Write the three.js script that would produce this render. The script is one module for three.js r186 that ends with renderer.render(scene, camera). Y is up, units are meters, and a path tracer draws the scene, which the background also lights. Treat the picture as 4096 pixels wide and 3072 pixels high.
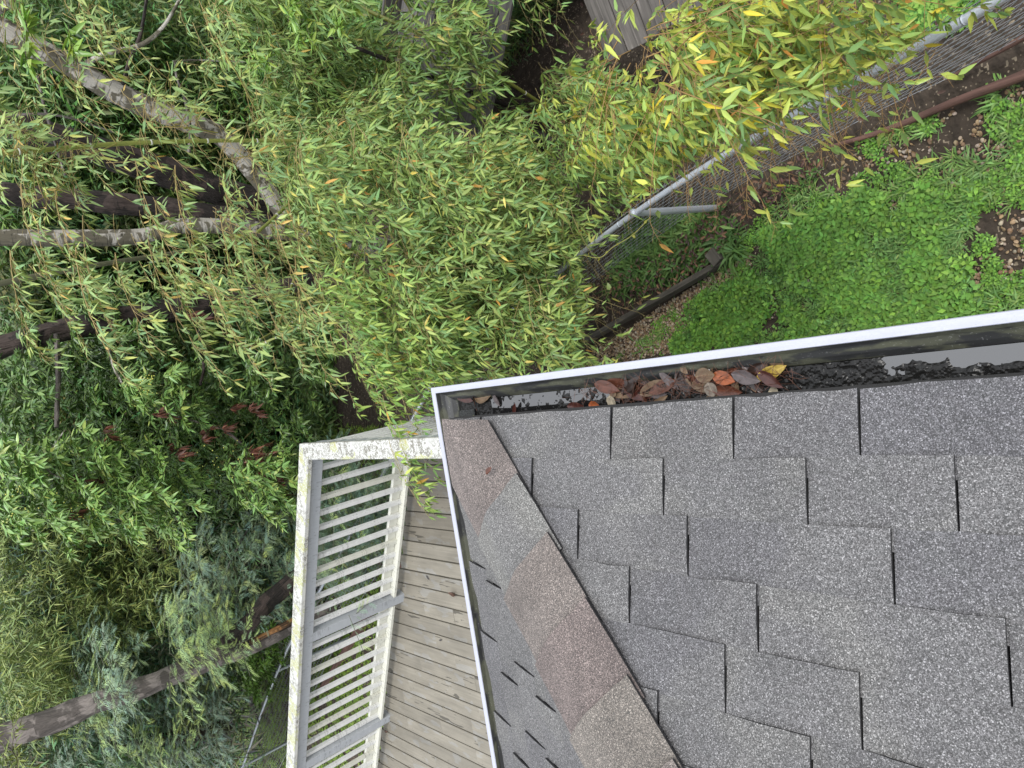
import * as THREE from 'three';
import { mergeGeometries, toCreasedNormals } from 'three/addons/utils/BufferGeometryUtils.js';
import { RoundedBoxGeometry } from 'three/addons/geometries/RoundedBoxGeometry.js';

// ------------------------------------------------------------------ camera, sky, sun, exposure
const scene = new THREE.Scene();
const V = (x, y, z) => new THREE.Vector3(x, y, z);
const EYE = V(0, 5.2, 0);                                   // a phone held out over the gutter, turned on its side
const camera = new THREE.PerspectiveCamera(56.84, 4 / 3, 0.05, 900);
camera.position.copy(EYE);
camera.up.set(0.9836, -0.1604, 0.0823);
camera.lookAt(EYE.x - 0.0482, EYE.y - 0.6738, EYE.z - 0.7373);
camera.updateMatrixWorld(true);

const SKY = 1.15;                                            // an even overcast sky, brighter towards the zenith
{
  const w = 64, h = 32, a = new Float32Array(w * h * 4);
  for (let y = 0; y < h; y++) for (let x = 0; x < w; x++) {
    const el = ((y + 0.5) / h - 0.5) * Math.PI, s = Math.max(0, Math.sin(el)), l = SKY * (0.45 + 0.55 * s), o = (y * w + x) * 4;
    a[o] = l * 0.96; a[o + 1] = l * 0.99; a[o + 2] = l * 1.05; a[o + 3] = 1;
  }
  const t = new THREE.DataTexture(a, w, h, THREE.RGBAFormat, THREE.FloatType);
  t.mapping = THREE.EquirectangularReflectionMapping; t.magFilter = THREE.LinearFilter; t.needsUpdate = true;
  scene.background = t; scene.environment = t;
}
const sun = new THREE.DirectionalLight(new THREE.Color(1, 0.97, 0.92), 1.3);
sun.position.set(6, 16, 5); sun.target.position.set(0, 0, -4); sun.castShadow = true; sun.shadow.radius = 34;
Object.assign(sun.shadow.camera, { left: -20, right: 20, top: 20, bottom: -20, near: 1, far: 60 });
scene.add(sun, sun.target);

const renderer = new THREE.WebGLRenderer({ antialias: true });
renderer.toneMapping = THREE.LinearToneMapping;
renderer.toneMappingExposure = 1.68;
renderer.shadowMap.enabled = true;

// ------------------------------------------------------------------ helpers
let seed = 7;
const rnd = () => { seed = (seed + 0x6d2b79f5) | 0; let t = Math.imul(seed ^ (seed >>> 15), 1 | seed); t = (t + Math.imul(t ^ (t >>> 7), 61 | t)) ^ t; return ((t ^ (t >>> 14)) >>> 0) / 4294967296; };
const R = (a, b) => a + (b - a) * rnd(), pick = (a) => a[Math.floor(rnd() * a.length)], gauss = () => (rnd() + rnd() + rnd() + rnd() - 2) * 1.0;
const clamp = (x, a, b) => Math.min(b, Math.max(a, x)), lerp = (a, b, t) => a + (b - a) * t, sstep = (a, b, x) => { const t = clamp((x - a) / (b - a), 0, 1); return t * t * (3 - 2 * t); };
const hash = (x, y, s = 0) => { let h = Math.imul(x | 0, 374761393) ^ Math.imul(y | 0, 668265263) ^ Math.imul(s | 0, 982451653); h = Math.imul(h ^ (h >>> 13), 1274126177); return ((h ^ (h >>> 16)) >>> 0) / 4294967296; };
function noise(x, y, p = 1 << 20, s = 0) {                    // value noise, tiling every p cells
  const xi = Math.floor(x), yi = Math.floor(y), fx = x - xi, fy = y - yi, u = fx * fx * (3 - 2 * fx), v = fy * fy * (3 - 2 * fy), m = (k) => ((k % p) + p) % p;
  const h = (a, b) => hash(m(a), m(b), s);
  return lerp(lerp(h(xi, yi), h(xi + 1, yi), u), lerp(h(xi, yi + 1), h(xi + 1, yi + 1), u), v);
}
const fbm = (x, y, p, s, n = 4) => { let a = 0.5, r = 0, t = 0; for (let i = 0; i < n; i++) { r += a * noise(x, y, p, s + i); t += a; x *= 2; y *= 2; p *= 2; a *= 0.5; } return r / t; };
const names = {};
const numbered = (n) => { names[n] = (names[n] ?? -1) + 1; return names[n] ? `${n}_${String(names[n]).padStart(3, '0')}` : n; };
function tag(o, label, category, group) { Object.assign(o.userData, { label, category }); if (group) o.userData.group = group; return o; }
function thing(name, label, category, group, p = V(0, 0, 0)) { const o = new THREE.Group(); o.name = numbered(name); o.position.copy(p); scene.add(o); return tag(o, label, category, group); }
function part(name, geo, mat, parent, kind) { const m = new THREE.Mesh(geo, mat); m.name = name; m.castShadow = m.receiveShadow = true; parent.add(m); if (kind) m.userData.kind = kind; return m; }
function solo(name, geo, mat, label, category, group) { const m = new THREE.Mesh(geo, mat); m.name = numbered(name); m.castShadow = m.receiveShadow = true; scene.add(m); return tag(m, label, category, group); }
function setting(name, geo, mat, label, kind = 'structure') { const m = new THREE.Mesh(geo, mat); m.name = name; m.castShadow = m.receiveShadow = true; m.userData.kind = kind; m.userData.label = label; scene.add(m); return m; }
const rgb = (r, g, b) => new THREE.Color().setRGB(r, g, b);

// where the line of sight through a point of the photograph (4096 x 3072) meets a level, or lies at a distance
const AX = ['x', 'y', 'z'].map((_, i) => new THREE.Vector3().setFromMatrixColumn(camera.matrixWorld, i));
const sight = (px, py) => V(0, 0, 0).addScaledVector(AX[0], px / 4 - 512).addScaledVector(AX[1], 384 - py / 4).addScaledVector(AX[2], -710).normalize();
const at = (px, py, d) => EYE.clone().addScaledVector(sight(px, py), d);
const onLevel = (px, py, y) => { const s = sight(px, py); return EYE.clone().addScaledVector(s, (y - EYE.y) / s.y); };
const out = (px, py, h) => { const s = sight(px, py); return EYE.clone().addScaledVector(s, h / Math.hypot(s.x, s.z)); };    // at horizontal distance h
function toScreen(p) { const q = p.clone().sub(EYE), z = -q.dot(AX[2]); return [(512 + 710 * q.dot(AX[0]) / z) * 4, (384 - 710 * q.dot(AX[1]) / z) * 4, z]; }

// the lie of the land: a yard that falls away along the house, a wooded hollow beyond the fence, a far wooded slope
function ground(x, z) {
  const a = clamp(1.1 + 0.32 * z, -3, 1.3), b = 0.5 * (a + Math.sqrt(a * a + 0.05)) - 0.02;
  const d = Math.max(x - 1.1, (x + 0.37) * 0.75 - (z + 6.2) * 0.66, 0);
  let y = b - Math.min(1.5, 0.22 * d) * (d > 0 ? 1 : 0);
  y += Math.max(0, d - 15) * 0.2; 
  y += 0.05 * (noise(x * 1.3 + 50, z * 1.3 + 50, 1 << 20, 3) - 0.5) + 0.02 * (noise(x * 6 + 50, z * 6 + 50, 1 << 20, 4) - 0.5);
  return y;
}
function onGround(px, py) { const s = sight(px, py); let t = 3; for (let i = 0; i < 400; i++) { const p = EYE.clone().addScaledVector(s, t); const g = p.y - ground(p.x, p.z); if (g < 0.004) break; t += Math.max(0.004, g * 0.5); } return EYE.clone().addScaledVector(s, t); }

// mesh builder
class MB {
  constructor() { this.p = []; this.i = []; this.c = []; this.u = []; }
  v(x, y, z, c, u = 0, w = 0) { this.p.push(x, y, z); if (c) this.c.push(c[0], c[1], c[2]); this.u.push(u, w); return this.p.length / 3 - 1; }
  get n() { return this.i.length / 3; }
  geo() {
    const g = new THREE.BufferGeometry(), n = this.p.length / 3;
    g.setAttribute('position', new THREE.BufferAttribute(new Float32Array(this.p), 3));
    g.setAttribute('uv', new THREE.BufferAttribute(new Float32Array(this.u), 2));
    if (this.c.length === n * 3) g.setAttribute('color', new THREE.BufferAttribute(new Float32Array(this.c), 3));
    g.setIndex(new THREE.BufferAttribute(new Uint32Array(this.i), 1)); g.computeVertexNormals(); return g;
  }
}
function tube(mb, pts, rad, sides = 6, color = null, cap = true, wob = 0) {  // rad: function of 0..1
  const n = pts.length; let len = 0, ref = V(0.31, 0.2, 0.93); let ring0 = -1;
  for (let k = 0; k < n; k++) {
    const t = pts[Math.min(n - 1, k + 1)].clone().sub(pts[Math.max(0, k - 1)]).normalize();
    const a = ref.clone().addScaledVector(t, -ref.dot(t)).normalize(), b = t.clone().cross(a); ref = a;
    if (k) len += pts[k].distanceTo(pts[k - 1]);
    const r = rad(k / (n - 1)), base = mb.p.length / 3; if (k === 0) ring0 = base;
    for (let s = 0; s <= sides; s++) {
      const g = (s % sides) / sides * Math.PI * 2, w = wob ? r * (1 + wob * (noise((s % sides) * 0.9 + 10, len * 5 + 10, 1 << 20, 21) - 0.5) * 2) : r, x = Math.cos(g) * w, y = Math.sin(g) * w;
      mb.v(pts[k].x + a.x * x + b.x * y, pts[k].y + a.y * x + b.y * y, pts[k].z + a.z * x + b.z * y, color, s / sides * 2 * Math.PI * r, len);
    }
    if (k) for (let s = 0; s < sides; s++) { const q = base + s, o = q - sides - 1; mb.i.push(o, o + 1, q, o + 1, q + 1, q); }
  }
  if (cap) for (const [k, b] of [[0, ring0], [n - 1, mb.p.length / 3 - sides - 1]]) { const c = mb.v(pts[k].x, pts[k].y, pts[k].z, color, 0, 0); for (let s = 0; s < sides; s++) k ? mb.i.push(b + s, b + s + 1, c) : mb.i.push(b + s + 1, b + s, c); }
}
const curve = (pts, n) => new THREE.CatmullRomCurve3(pts).getPoints(n);
function boxAt(len, wid, hgt, r = 0.004) { return new RoundedBoxGeometry(len, hgt, wid, 1, r); }

// textures --------------------------------------------------------------------
function tex(n, fn, srgb = true, rep = 1) {
  const a = new Uint8Array(n * n * 4);
  for (let y = 0; y < n; y++) for (let x = 0; x < n; x++) { const c = fn(x, y, n), o = (y * n + x) * 4; for (let k = 0; k < 3; k++) { const l = clamp(Array.isArray(c) ? c[k] : c, 0, 1); a[o + k] = Math.round(255 * (srgb ? (l <= 0.0031308 ? 12.92 * l : 1.055 * l ** (1 / 2.4) - 0.055) : l)); } a[o + 3] = 255; }
  return wrapTex(a, n, srgb, rep);
}
function wrapTex(a, n, srgb, rep) { const t = new THREE.DataTexture(a, n, n); t.wrapS = t.wrapT = THREE.RepeatWrapping; t.magFilter = t.minFilter = THREE.LinearFilter; t.repeat.set(rep, rep); if (srgb) t.colorSpace = THREE.SRGBColorSpace; t.needsUpdate = true; return t; }
// mineral granules: small stones of mixed tone pressed into dark bitumen
function granules(n, size, count, rMin, rMax, tones, s) {
  const v = new Float32Array(n * n * 3), hgt = new Float32Array(n * n), keep = seed; seed = s;
  for (let i = 0; i < n * n; i++) { v[i * 3] = v[i * 3 + 1] = v[i * 3 + 2] = 0.05; }
  for (let k = 0; k < count; k++) {
    const cx = rnd() * n, cy = rnd() * n, r = R(rMin, rMax) / size * n, e = R(0.65, 1), g = rnd() * 3.14, co = Math.cos(g), si = Math.sin(g), tone = tones(rnd(), cx / n, cy / n), hh = R(0.3, 1), q = Math.ceil(r);
    for (let y = -q; y <= q; y++) for (let x = -q; x <= q; x++) {
      const a = (x * co + y * si) / r, b = (-x * si + y * co) / (r * e), d = a * a + b * b; if (d > 1) continue;
      const o = ((Math.floor(cy + y) + n) % n) * n + (Math.floor(cx + x) + n) % n, l = hh * Math.sqrt(1 - d); v[o * 3] = tone[0]; v[o * 3 + 1] = tone[1]; v[o * 3 + 2] = tone[2]; hgt[o] = l;
    }
  }
  seed = keep;
  return [tex(n, (x, y) => { const o = (y * n + x) * 3; return [v[o], v[o + 1], v[o + 2]]; }, true, 1 / size), tex(n, (x, y) => hgt[y * n + x], false, 1 / size)];
}
const blot = (u, v, f, s) => fbm(u * f, v * f, f, s, 3);
const greyTone = (k, u, v) => { const b = 0.86 + 0.34 * (blot(u, v, 5, 11) - 0.5); const blue = 1 - 0.1 * sstep(0.54, 0.66, blot(u, v, 4, 17)); const l = (k < 0.36 ? 0.085 : k < 0.68 ? 0.15 : k < 0.92 ? 0.235 : 0.42) * b * blue; return [l * 1.0, l * 0.985, l * (0.985 + (1 - blue) * 0.35)]; };
const brownTone = (k, u, v) => { const b = 0.75 + 0.5 * (blot(u, v, 5, 31) - 0.5) + 0.2, l = (k < 0.34 ? 0.07 : k < 0.68 ? 0.125 : k < 0.92 ? 0.19 : 0.33) * b; return [l * 1.1, l * 0.98, l * 0.92]; };
const [gMap, gBump] = granules(2048, 1.2, 820000, 0.0007, 0.0017, greyTone, 101);
const [bMap, bBump] = granules(1024, 0.6, 205000, 0.0007, 0.0016, brownTone, 202);
const shingleMat = (tone, map = gMap, bump = gBump) => new THREE.MeshStandardMaterial({ color: tone, map, bumpMap: bump, bumpScale: 0.0012, roughness: 0.86 });
const SH = [[1.0, 1.0, 1.0], [0.96, 0.96, 0.97], [1.07, 1.07, 1.05], [0.98, 0.98, 0.99], [1.04, 1.04, 1.02], [0.93, 0.93, 0.955]].map((c) => shingleMat(rgb(...c)));
const capTones = [shingleMat(rgb(1.2, 1.14, 1.12), bMap, bBump), shingleMat(rgb(1.2, 1.2, 1.14)), shingleMat(rgb(1.28, 1.24, 1.2), bMap, bBump), shingleMat(rgb(1.12, 1.03, 1.02), bMap, bBump), shingleMat(rgb(1.32, 1.32, 1.24), bMap, bBump)];

// ------------------------------------------------------------------ ground
const soilMap = tex(1024, (x, y, n) => {
  const u = x / n, v = y / n, a = fbm(u * 6, v * 6, 6, 41, 5), b = fbm(u * 40, v * 40, 40, 43, 3), c = noise(u * 130, v * 130, 130, 47);
  let l = 0.035 + 0.05 * a * b; const t = [l * 1.15, l * 0.86, l * 0.62];
  if (c > 0.8 && b > 0.5) { const k = 0.16 + 0.2 * noise(u * 60, v * 60, 60, 48); return [k, k * 0.82, k * 0.58]; }
  return t;
}, true, 1 / 1.6);
const soilBump = tex(512, (x, y, n) => fbm(x / n * 30, y / n * 30, 30, 51, 4), false, 1 / 1.6);
{
  const xs = [], zs = []; const put = (a, b, s) => { const r = []; for (let v = a; v < b - 1e-6; v += s) r.push(v); return r; };
  xs.push(...put(-300, -60, 40), ...put(-60, -12, 4), ...put(-12, -2, 0.5), ...put(-2, 2, 0.1), ...put(2, 8, 0.5), ...put(8, 60, 4), ...put(60, 301, 40));
  zs.push(...put(-600, -80, 52), ...put(-80, -20, 4), ...put(-20, -6, 0.5), ...put(-6, 1, 0.1), ...put(1, 9, 1), ...put(9, 60, 10), ...put(60, 121, 60));
  const mb = new MB();
  for (const z of zs) for (const x of xs) mb.v(x, ground(x, z), z, null, x, z);
  for (let j = 0; j < zs.length - 1; j++) for (let i = 0; i < xs.length - 1; i++) { const a = j * xs.length + i, b = a + xs.length; mb.i.push(a, b, a + 1, a + 1, b, b + 1); }
  setting('ground', mb.geo(), new THREE.MeshStandardMaterial({ map: soilMap, bumpMap: soilBump, bumpScale: 0.03, roughness: 0.95 }), 'bare brown soil of the yard and of the wooded hollow beyond the fence');
}

// ------------------------------------------------------------------ house: roof, shingles, hip caps, gutters
const TH = 18.435 * Math.PI / 180, cT = Math.cos(TH), sT = Math.sin(TH);
const house = thing('house', 'house corner seen from above: grey shingled hip roof with white gutters', 'house');
const wallMat = new THREE.MeshStandardMaterial({ color: rgb(0.55, 0.53, 0.48), roughness: 0.9 });
{
  const w = boxAt(3, 0.15, 3.6, 0.01); part('wall', w.clone().rotateY(Math.PI / 2).translate(-0.72, 1.8, -0.15), wallMat, house);
  part('wall', boxAt(4.0, 0.15, 3.6, 0.01).translate(-2.8, 1.8, -1.57), wallMat, house);
}
const K = V(-0.207, 3.655, -2.066);                          // where the two eaves meet
const mU = V(-cT, sT, 0), mN = V(sT, cT, 0), mS = V(0, 0, 1);
const fE = V(-1, 0, -0.03).normalize(), fH = V(-0.03, 0, 1).normalize(), fU = fH.clone().multiplyScalar(cT).add(V(0, sT, 0)), fN = V(0, cT, 0).addScaledVector(fH, -sT);
const hip = mN.clone().cross(fN).normalize(); if (hip.y < 0) hip.negate();
const hipPer = { main: hip.z / -hip.x * cT, front: hip.dot(fE) / hip.dot(fU) };  // how far the hip moves along each eave per metre up the slope
const roof = (() => {
  const mb = new MB(), L = 3.2, top = K.clone().addScaledVector(hip, L), dn = (p, k = 0.012) => { p.y -= k; return p; };
  const a = dn(K.clone()), b = dn(V(K.x, K.y, 1.6)), c = dn(V(top.x, top.y, 1.6)), d = dn(top.clone()), e = dn(K.clone().addScaledVector(fE, 3.4)), f = dn(top.clone().addScaledVector(fE, 1.6));
  for (const q of [[a, b, c, d], [a, d, f, e]]) { const o = q.map((p) => mb.v(p.x, p.y, p.z)); mb.i.push(o[0], o[1], o[2], o[0], o[2], o[3]); const u = q.map((p) => mb.v(p.x, p.y - 0.02, p.z)); mb.i.push(u[2], u[1], u[0], u[3], u[2], u[0]); }
  return part('roof', mb.geo(), new THREE.MeshStandardMaterial({ color: rgb(0.03, 0.03, 0.03), roughness: 1 }), house);
})();
// a slab from a grid of top points, given its thickness along n
function slab(nu, nv, fn, n, th, uv) {
  const mb = new MB(), thick = typeof th === 'number' ? () => th : th;
  for (const s of [0, 1]) for (let j = 0; j <= nv; j++) for (let i = 0; i <= nu; i++) { const p = fn(i / nu, j / nv), q = uv(i / nu, j / nv), t = thick(i / nu, j / nv) * s; mb.v(p.x - n.x * t, p.y - n.y * t, p.z - n.z * t, null, q[0], q[1]); }
  const w = nu + 1, N = w * (nv + 1);
  for (let j = 0; j < nv; j++) for (let i = 0; i < nu; i++) { const a = j * w + i; mb.i.push(a, a + 1, a + w, a + 1, a + w + 1, a + w, N + a + w, N + a + 1, N + a, N + a + w, N + a + w + 1, N + a + 1); }
  const faces = mb.i.length, rim = []; for (let i = 0; i < nu; i++) rim.push([i, i + 1], [nv * w + i + 1, nv * w + i]); for (let j = 0; j < nv; j++) rim.push([(j + 1) * w, j * w], [j * w + nu, (j + 1) * w + nu]);
  for (const [a, b] of rim) { const o = [a, b, b + N, a + N].map((k) => mb.v(mb.p[k * 3], mb.p[k * 3 + 1], mb.p[k * 3 + 2], null, mb.u[k * 2], mb.u[k * 2 + 1])); mb.i.push(o[0], o[2], o[1], o[0], o[3], o[2]); }
  const g = mb.geo(); g.addGroup(0, faces, 0); g.addGroup(faces, mb.i.length - faces, 1); return g;
}
const cutEdge = new THREE.MeshStandardMaterial({ color: rgb(0.022, 0.022, 0.024), roughness: 0.9 });
const EXPO = 0.143;
function tab(plane, k, a, b, mat, from = a + (b - a) * 0.45) {   // course k, from a to b along the eave; its loose end rises from 'from' on
  const main = plane === 'main', O = main ? V(-0.212, 3.658, 0) : K.clone().addScaledVector(fU, 0.028), U = main ? mU : fU, N = main ? mN : fN, S = main ? mS : fE;
  const lift = R(0.0062, 0.0095), off = [rnd(), rnd()], gap = 0.0017, e0 = R(-0.005, 0.004), jit = rnd() * 99, f0 = clamp((from - a) / (b - a), 0.03, 0.9);
  const rise = (i) => sstep(f0 - 0.03, f0 + 0.22, i) * (0.75 + 0.25 * i), at01 = (i) => (main ? i : 1 - i);
  const pos = (i, j) => {
    const u = k * EXPO + j * (EXPO + 0.045) - (1 - sstep(0, 0.4, j)) * (0.0035 * (noise(i * 5 + jit, jit, 1 << 20, 61) - 0.5) * 2 - e0 * 0.6), s = j * (EXPO + 0.045) / EXPO;
    let w = lerp(a + gap, b - gap, i);
    const edge = main ? -2.066 + hipPer.main * Math.max(0, u) + 0.008 : hipPer.front * u + 0.008;
    w = Math.max(w, edge);
    return [u, w, 0.0062 + 0.0009 * (1 - s) + lift * rise(main ? i : 1 - i) * Math.max(0, 1 - s ** 3)];
  };
  const g = slab(14, 5, (i, j) => { const [u, w, r] = pos(at01(i), j); return O.clone().addScaledVector(U, u).addScaledVector(S, w).addScaledVector(N, r); }, N, (i) => 0.0006 + 0.0058 * rise(i), (i, j) => { const [u, w] = pos(at01(i), j); return [w + off[0], u + off[1]]; });
  part('shingle', g, [mat, cutEdge], roof);
}
{
  const courses = [[-2.1, -1.86, -1.285, -0.906, -0.6135, -0.245, 0.08, 0.4], [-2.1, -1.59, -1.103, -0.726, -0.4385, -0.13, 0.2, 0.5], [-2.05, -1.74, -1.39, -1.026, -0.554, -0.2, 0.12, 0.45], [-2, -1.55, -1.2, -0.84, -0.369, -0.05, 0.3],
    [-1.9, -1.3, -0.919, -0.62, -0.27, 0.1, 0.4], [-1.7, -1.1, -0.72, -0.47, -0.12, 0.2, 0.5], [-1.6, -1.2, -0.86, -0.55, -0.33, 0.05, 0.4], [-1.4, -1.02, -0.66, -0.3, 0.02, 0.4], [-1.3, -0.8, -0.46, -0.15, 0.25], [-1.1, -0.62, -0.3, 0, 0.4], [-1, -0.45, -0.1, 0.3], [-0.8, -0.3, 0.1, 0.4]];
  courses.forEach((c, k) => { for (let i = 0; i < c.length - 1; i++) if (c[i + 1] > -2.066 + hipPer.main * k * EXPO + 0.03) { const under = k ? courses[k - 1].filter((z) => z > c[i] + 0.02 && z < c[i + 1] - 0.03) : []; tab('main', k, c[i], c[i + 1], SH[Math.floor(hash(k, i, 5) * SH.length)], under.length ? under[under.length - 1] : undefined); } });
  for (let k = 0; k < 9; k++) { let a = hipPer.front * k * EXPO - R(0, 0.25); while (a < 2.6) { const b = a + R(0.2, 0.36); if (b > hipPer.front * k * EXPO + 0.03) tab('front', k, a, b, SH[[0, 2, 4][Math.floor(hash(k, Math.floor(a * 31), 6) * 3)]]); a = b; } }
  // hip caps: bent over the ridge, each lapping the one below
  const mC = hip.clone().cross(mN).normalize(); if (mC.z < 0) mC.negate();
  const fC = hip.clone().cross(fN).normalize(); if (fC.dot(fE) < 0) fC.negate();
  const nC = mN.clone().add(fN).normalize(), sp = (w) => 0.5 * (w + Math.sqrt(w * w + 0.0012));
  const starts = [0.0, 0.432, 0.658, 0.885, 1.11, 1.32, 1.55, 1.78, 2.0];
  starts.forEach((t0, k) => {
    const len = 0.29, wm = 0.188 + R(-0.004, 0.004), wf = 0.165, off = [rnd(), rnd()], li = R(0.006, 0.01), cut = k === 0 ? 1 : 0;
    const f = (i, j) => {
      const w = lerp(-wf, wm, i); let t = t0 + j * len; if (cut) t = lerp(Math.abs(w) * (w > 0 ? 1.02 : 0.9), 0.49, j) + (w > 0 ? 0.002 : 0.03);
      const s = (t - t0) / (cut ? 0.43 : 0.225), r = 0.0255 + 0.0075 * (1 - s) + li * 0.5 * (1 - Math.min(1, Math.max(0, s))) ** 2 + 0.0015 * noise(w * 18 + k * 7, t * 20, 1 << 20, 71);
      return K.clone().addScaledVector(hip, t + 0.004 * (noise(w * 30 + k * 9, 3, 1 << 20, 72) - 0.5) * (j < 0.2 ? 1 : 0)).addScaledVector(mC, sp(w)).addScaledVector(fC, sp(-w)).addScaledVector(nC, r);
    };
    part('hip_shingle', slab(14, 5, f, nC, 0.005, (i, j) => [lerp(-wf, wm, i) + off[0], j * len + off[1]]), [capTones[[0, 1, 2, 3, 4, 2, 3, 4, 1][k]], cutEdge], roof);
  });
}
// gutter: one profile swept round the corner, lip and dirty trough apart
const lipMat = new THREE.MeshStandardMaterial({ color: rgb(0.46, 0.475, 0.54), roughness: 0.5, metalness: 0.0, map: tex(512, (x, y, n) => { const u = x / n, v = y / n, a = fbm(u * 60, v * 60, 60, 81, 2), b = fbm(u * 5, v * 5, 5, 82, 4); const s = noise(u * 90, v * 90, 90, 84) > 0.93 ? 0.72 : 1; return [0.86 + 0.13 * a * b * 2, 0.86 + 0.13 * a * b * 2, 0.9 + 0.1 * a].map((k) => clamp(k * s, 0, 1)); }, true, 4) });
const troughMap = tex(1024, (x, y, n) => {
  const u = x / n, v = y / n, st = fbm(u * 4, v * 40, 4, 91, 4), bl = fbm(u * 12, v * 12, 12, 92, 4), sp = noise(u * 150, v * 150, 150, 93), al = fbm(u * 7, v * 22, 7, 95, 4);
  let l = 0.022 + 0.03 * st; let c = [l, l * 1.03, l * 1.04]; const g = sstep(0.42, 0.62, al) * (0.4 + bl); c = [lerp(c[0], 0.15, g * 0.55), lerp(c[1], 0.155, g * 0.55), lerp(c[2], 0.1, g * 0.55)]; if (sp > 0.9) c = c.map((k) => k + 0.09); return c;
}, true, 2.0);
const troughMat = new THREE.MeshStandardMaterial({ map: troughMap, roughness: 0.42 });
function swept(profile, close = false) {                      // profile: [distance outward of the outer edge, y]; path: main eave, corner, front eave
  const mb = new MB(), P = [V(-0.089, 0, 1.4), V(-0.089, 0, -0.4), V(-0.089, 0, -1.3), V(-0.089, 0, -2.154), V(-1.3, 0, -2.19), V(-3.4, 0, -2.253)];
  const N = [V(1, 0, 0), V(1, 0, 0), V(1, 0, 0), V(1, 0, -0.97), V(0.03, 0, -1), V(0.03, 0, -1)];
  let run = 0;
  for (let k = 0; k < P.length - 1; k++) {
    const l = P[k].distanceTo(P[k + 1]);
    for (let i = 0; i < profile.length - (close ? 0 : 1); i++) {
      const a = profile[i], b = profile[(i + 1) % profile.length], q = [[k, a], [k + 1, a], [k + 1, b], [k, b]].map(([m, s], z) => mb.v(P[m].x + N[m].x * s[0], s[1], P[m].z + N[m].z * s[0], null, run + (z === 1 || z === 2 ? l : 0), (z < 2 ? a : b)[2] ?? (z < 2 ? i : i + 1) * 0.05));
      mb.i.push(q[0], q[1], q[2], q[0], q[2], q[3]);
    }
    run += l;
  }
  return mb.geo();
}
const gutter = part('gutter', swept([[-0.0225, 3.637, 0], [-0.026, 3.62, 0.02], [-0.034, 3.606, 0.035], [-0.052, 3.592, 0.06], [-0.066, 3.575, 0.08], [-0.07, 3.556, 0.1], [-0.15, 3.552, 0.18], [-0.152, 3.632, 0.26], [-0.157, 3.632, 0.27], [-0.156, 3.546, 0.35], [-0.066, 3.548, 0.45], [-0.06, 3.575, 0.48], [-0.03, 3.602, 0.52], [-0.018, 3.618, 0.54], [-0.016, 3.634, 0.55]], true), troughMat, house);
part('gutter_lip', swept([[-0.001, 3.632], [0, 3.6365], [-0.0015, 3.6405], [-0.012, 3.6415], [-0.0215, 3.6405], [-0.023, 3.638], [-0.022, 3.6345]], true), lipMat, gutter);
part('fascia', boxAt(3.4, 0.02, 0.16, 0.003).rotateY(Math.PI / 2).translate(-0.255, 3.55, -0.3), new THREE.MeshStandardMaterial({ color: rgb(0.6, 0.6, 0.6) }), house);
part('fascia', boxAt(3.1, 0.02, 0.16, 0.003).rotateY(0.03).translate(-1.82, 3.55, -2.03), new THREE.MeshStandardMaterial({ color: rgb(0.6, 0.6, 0.6) }), house);

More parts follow.
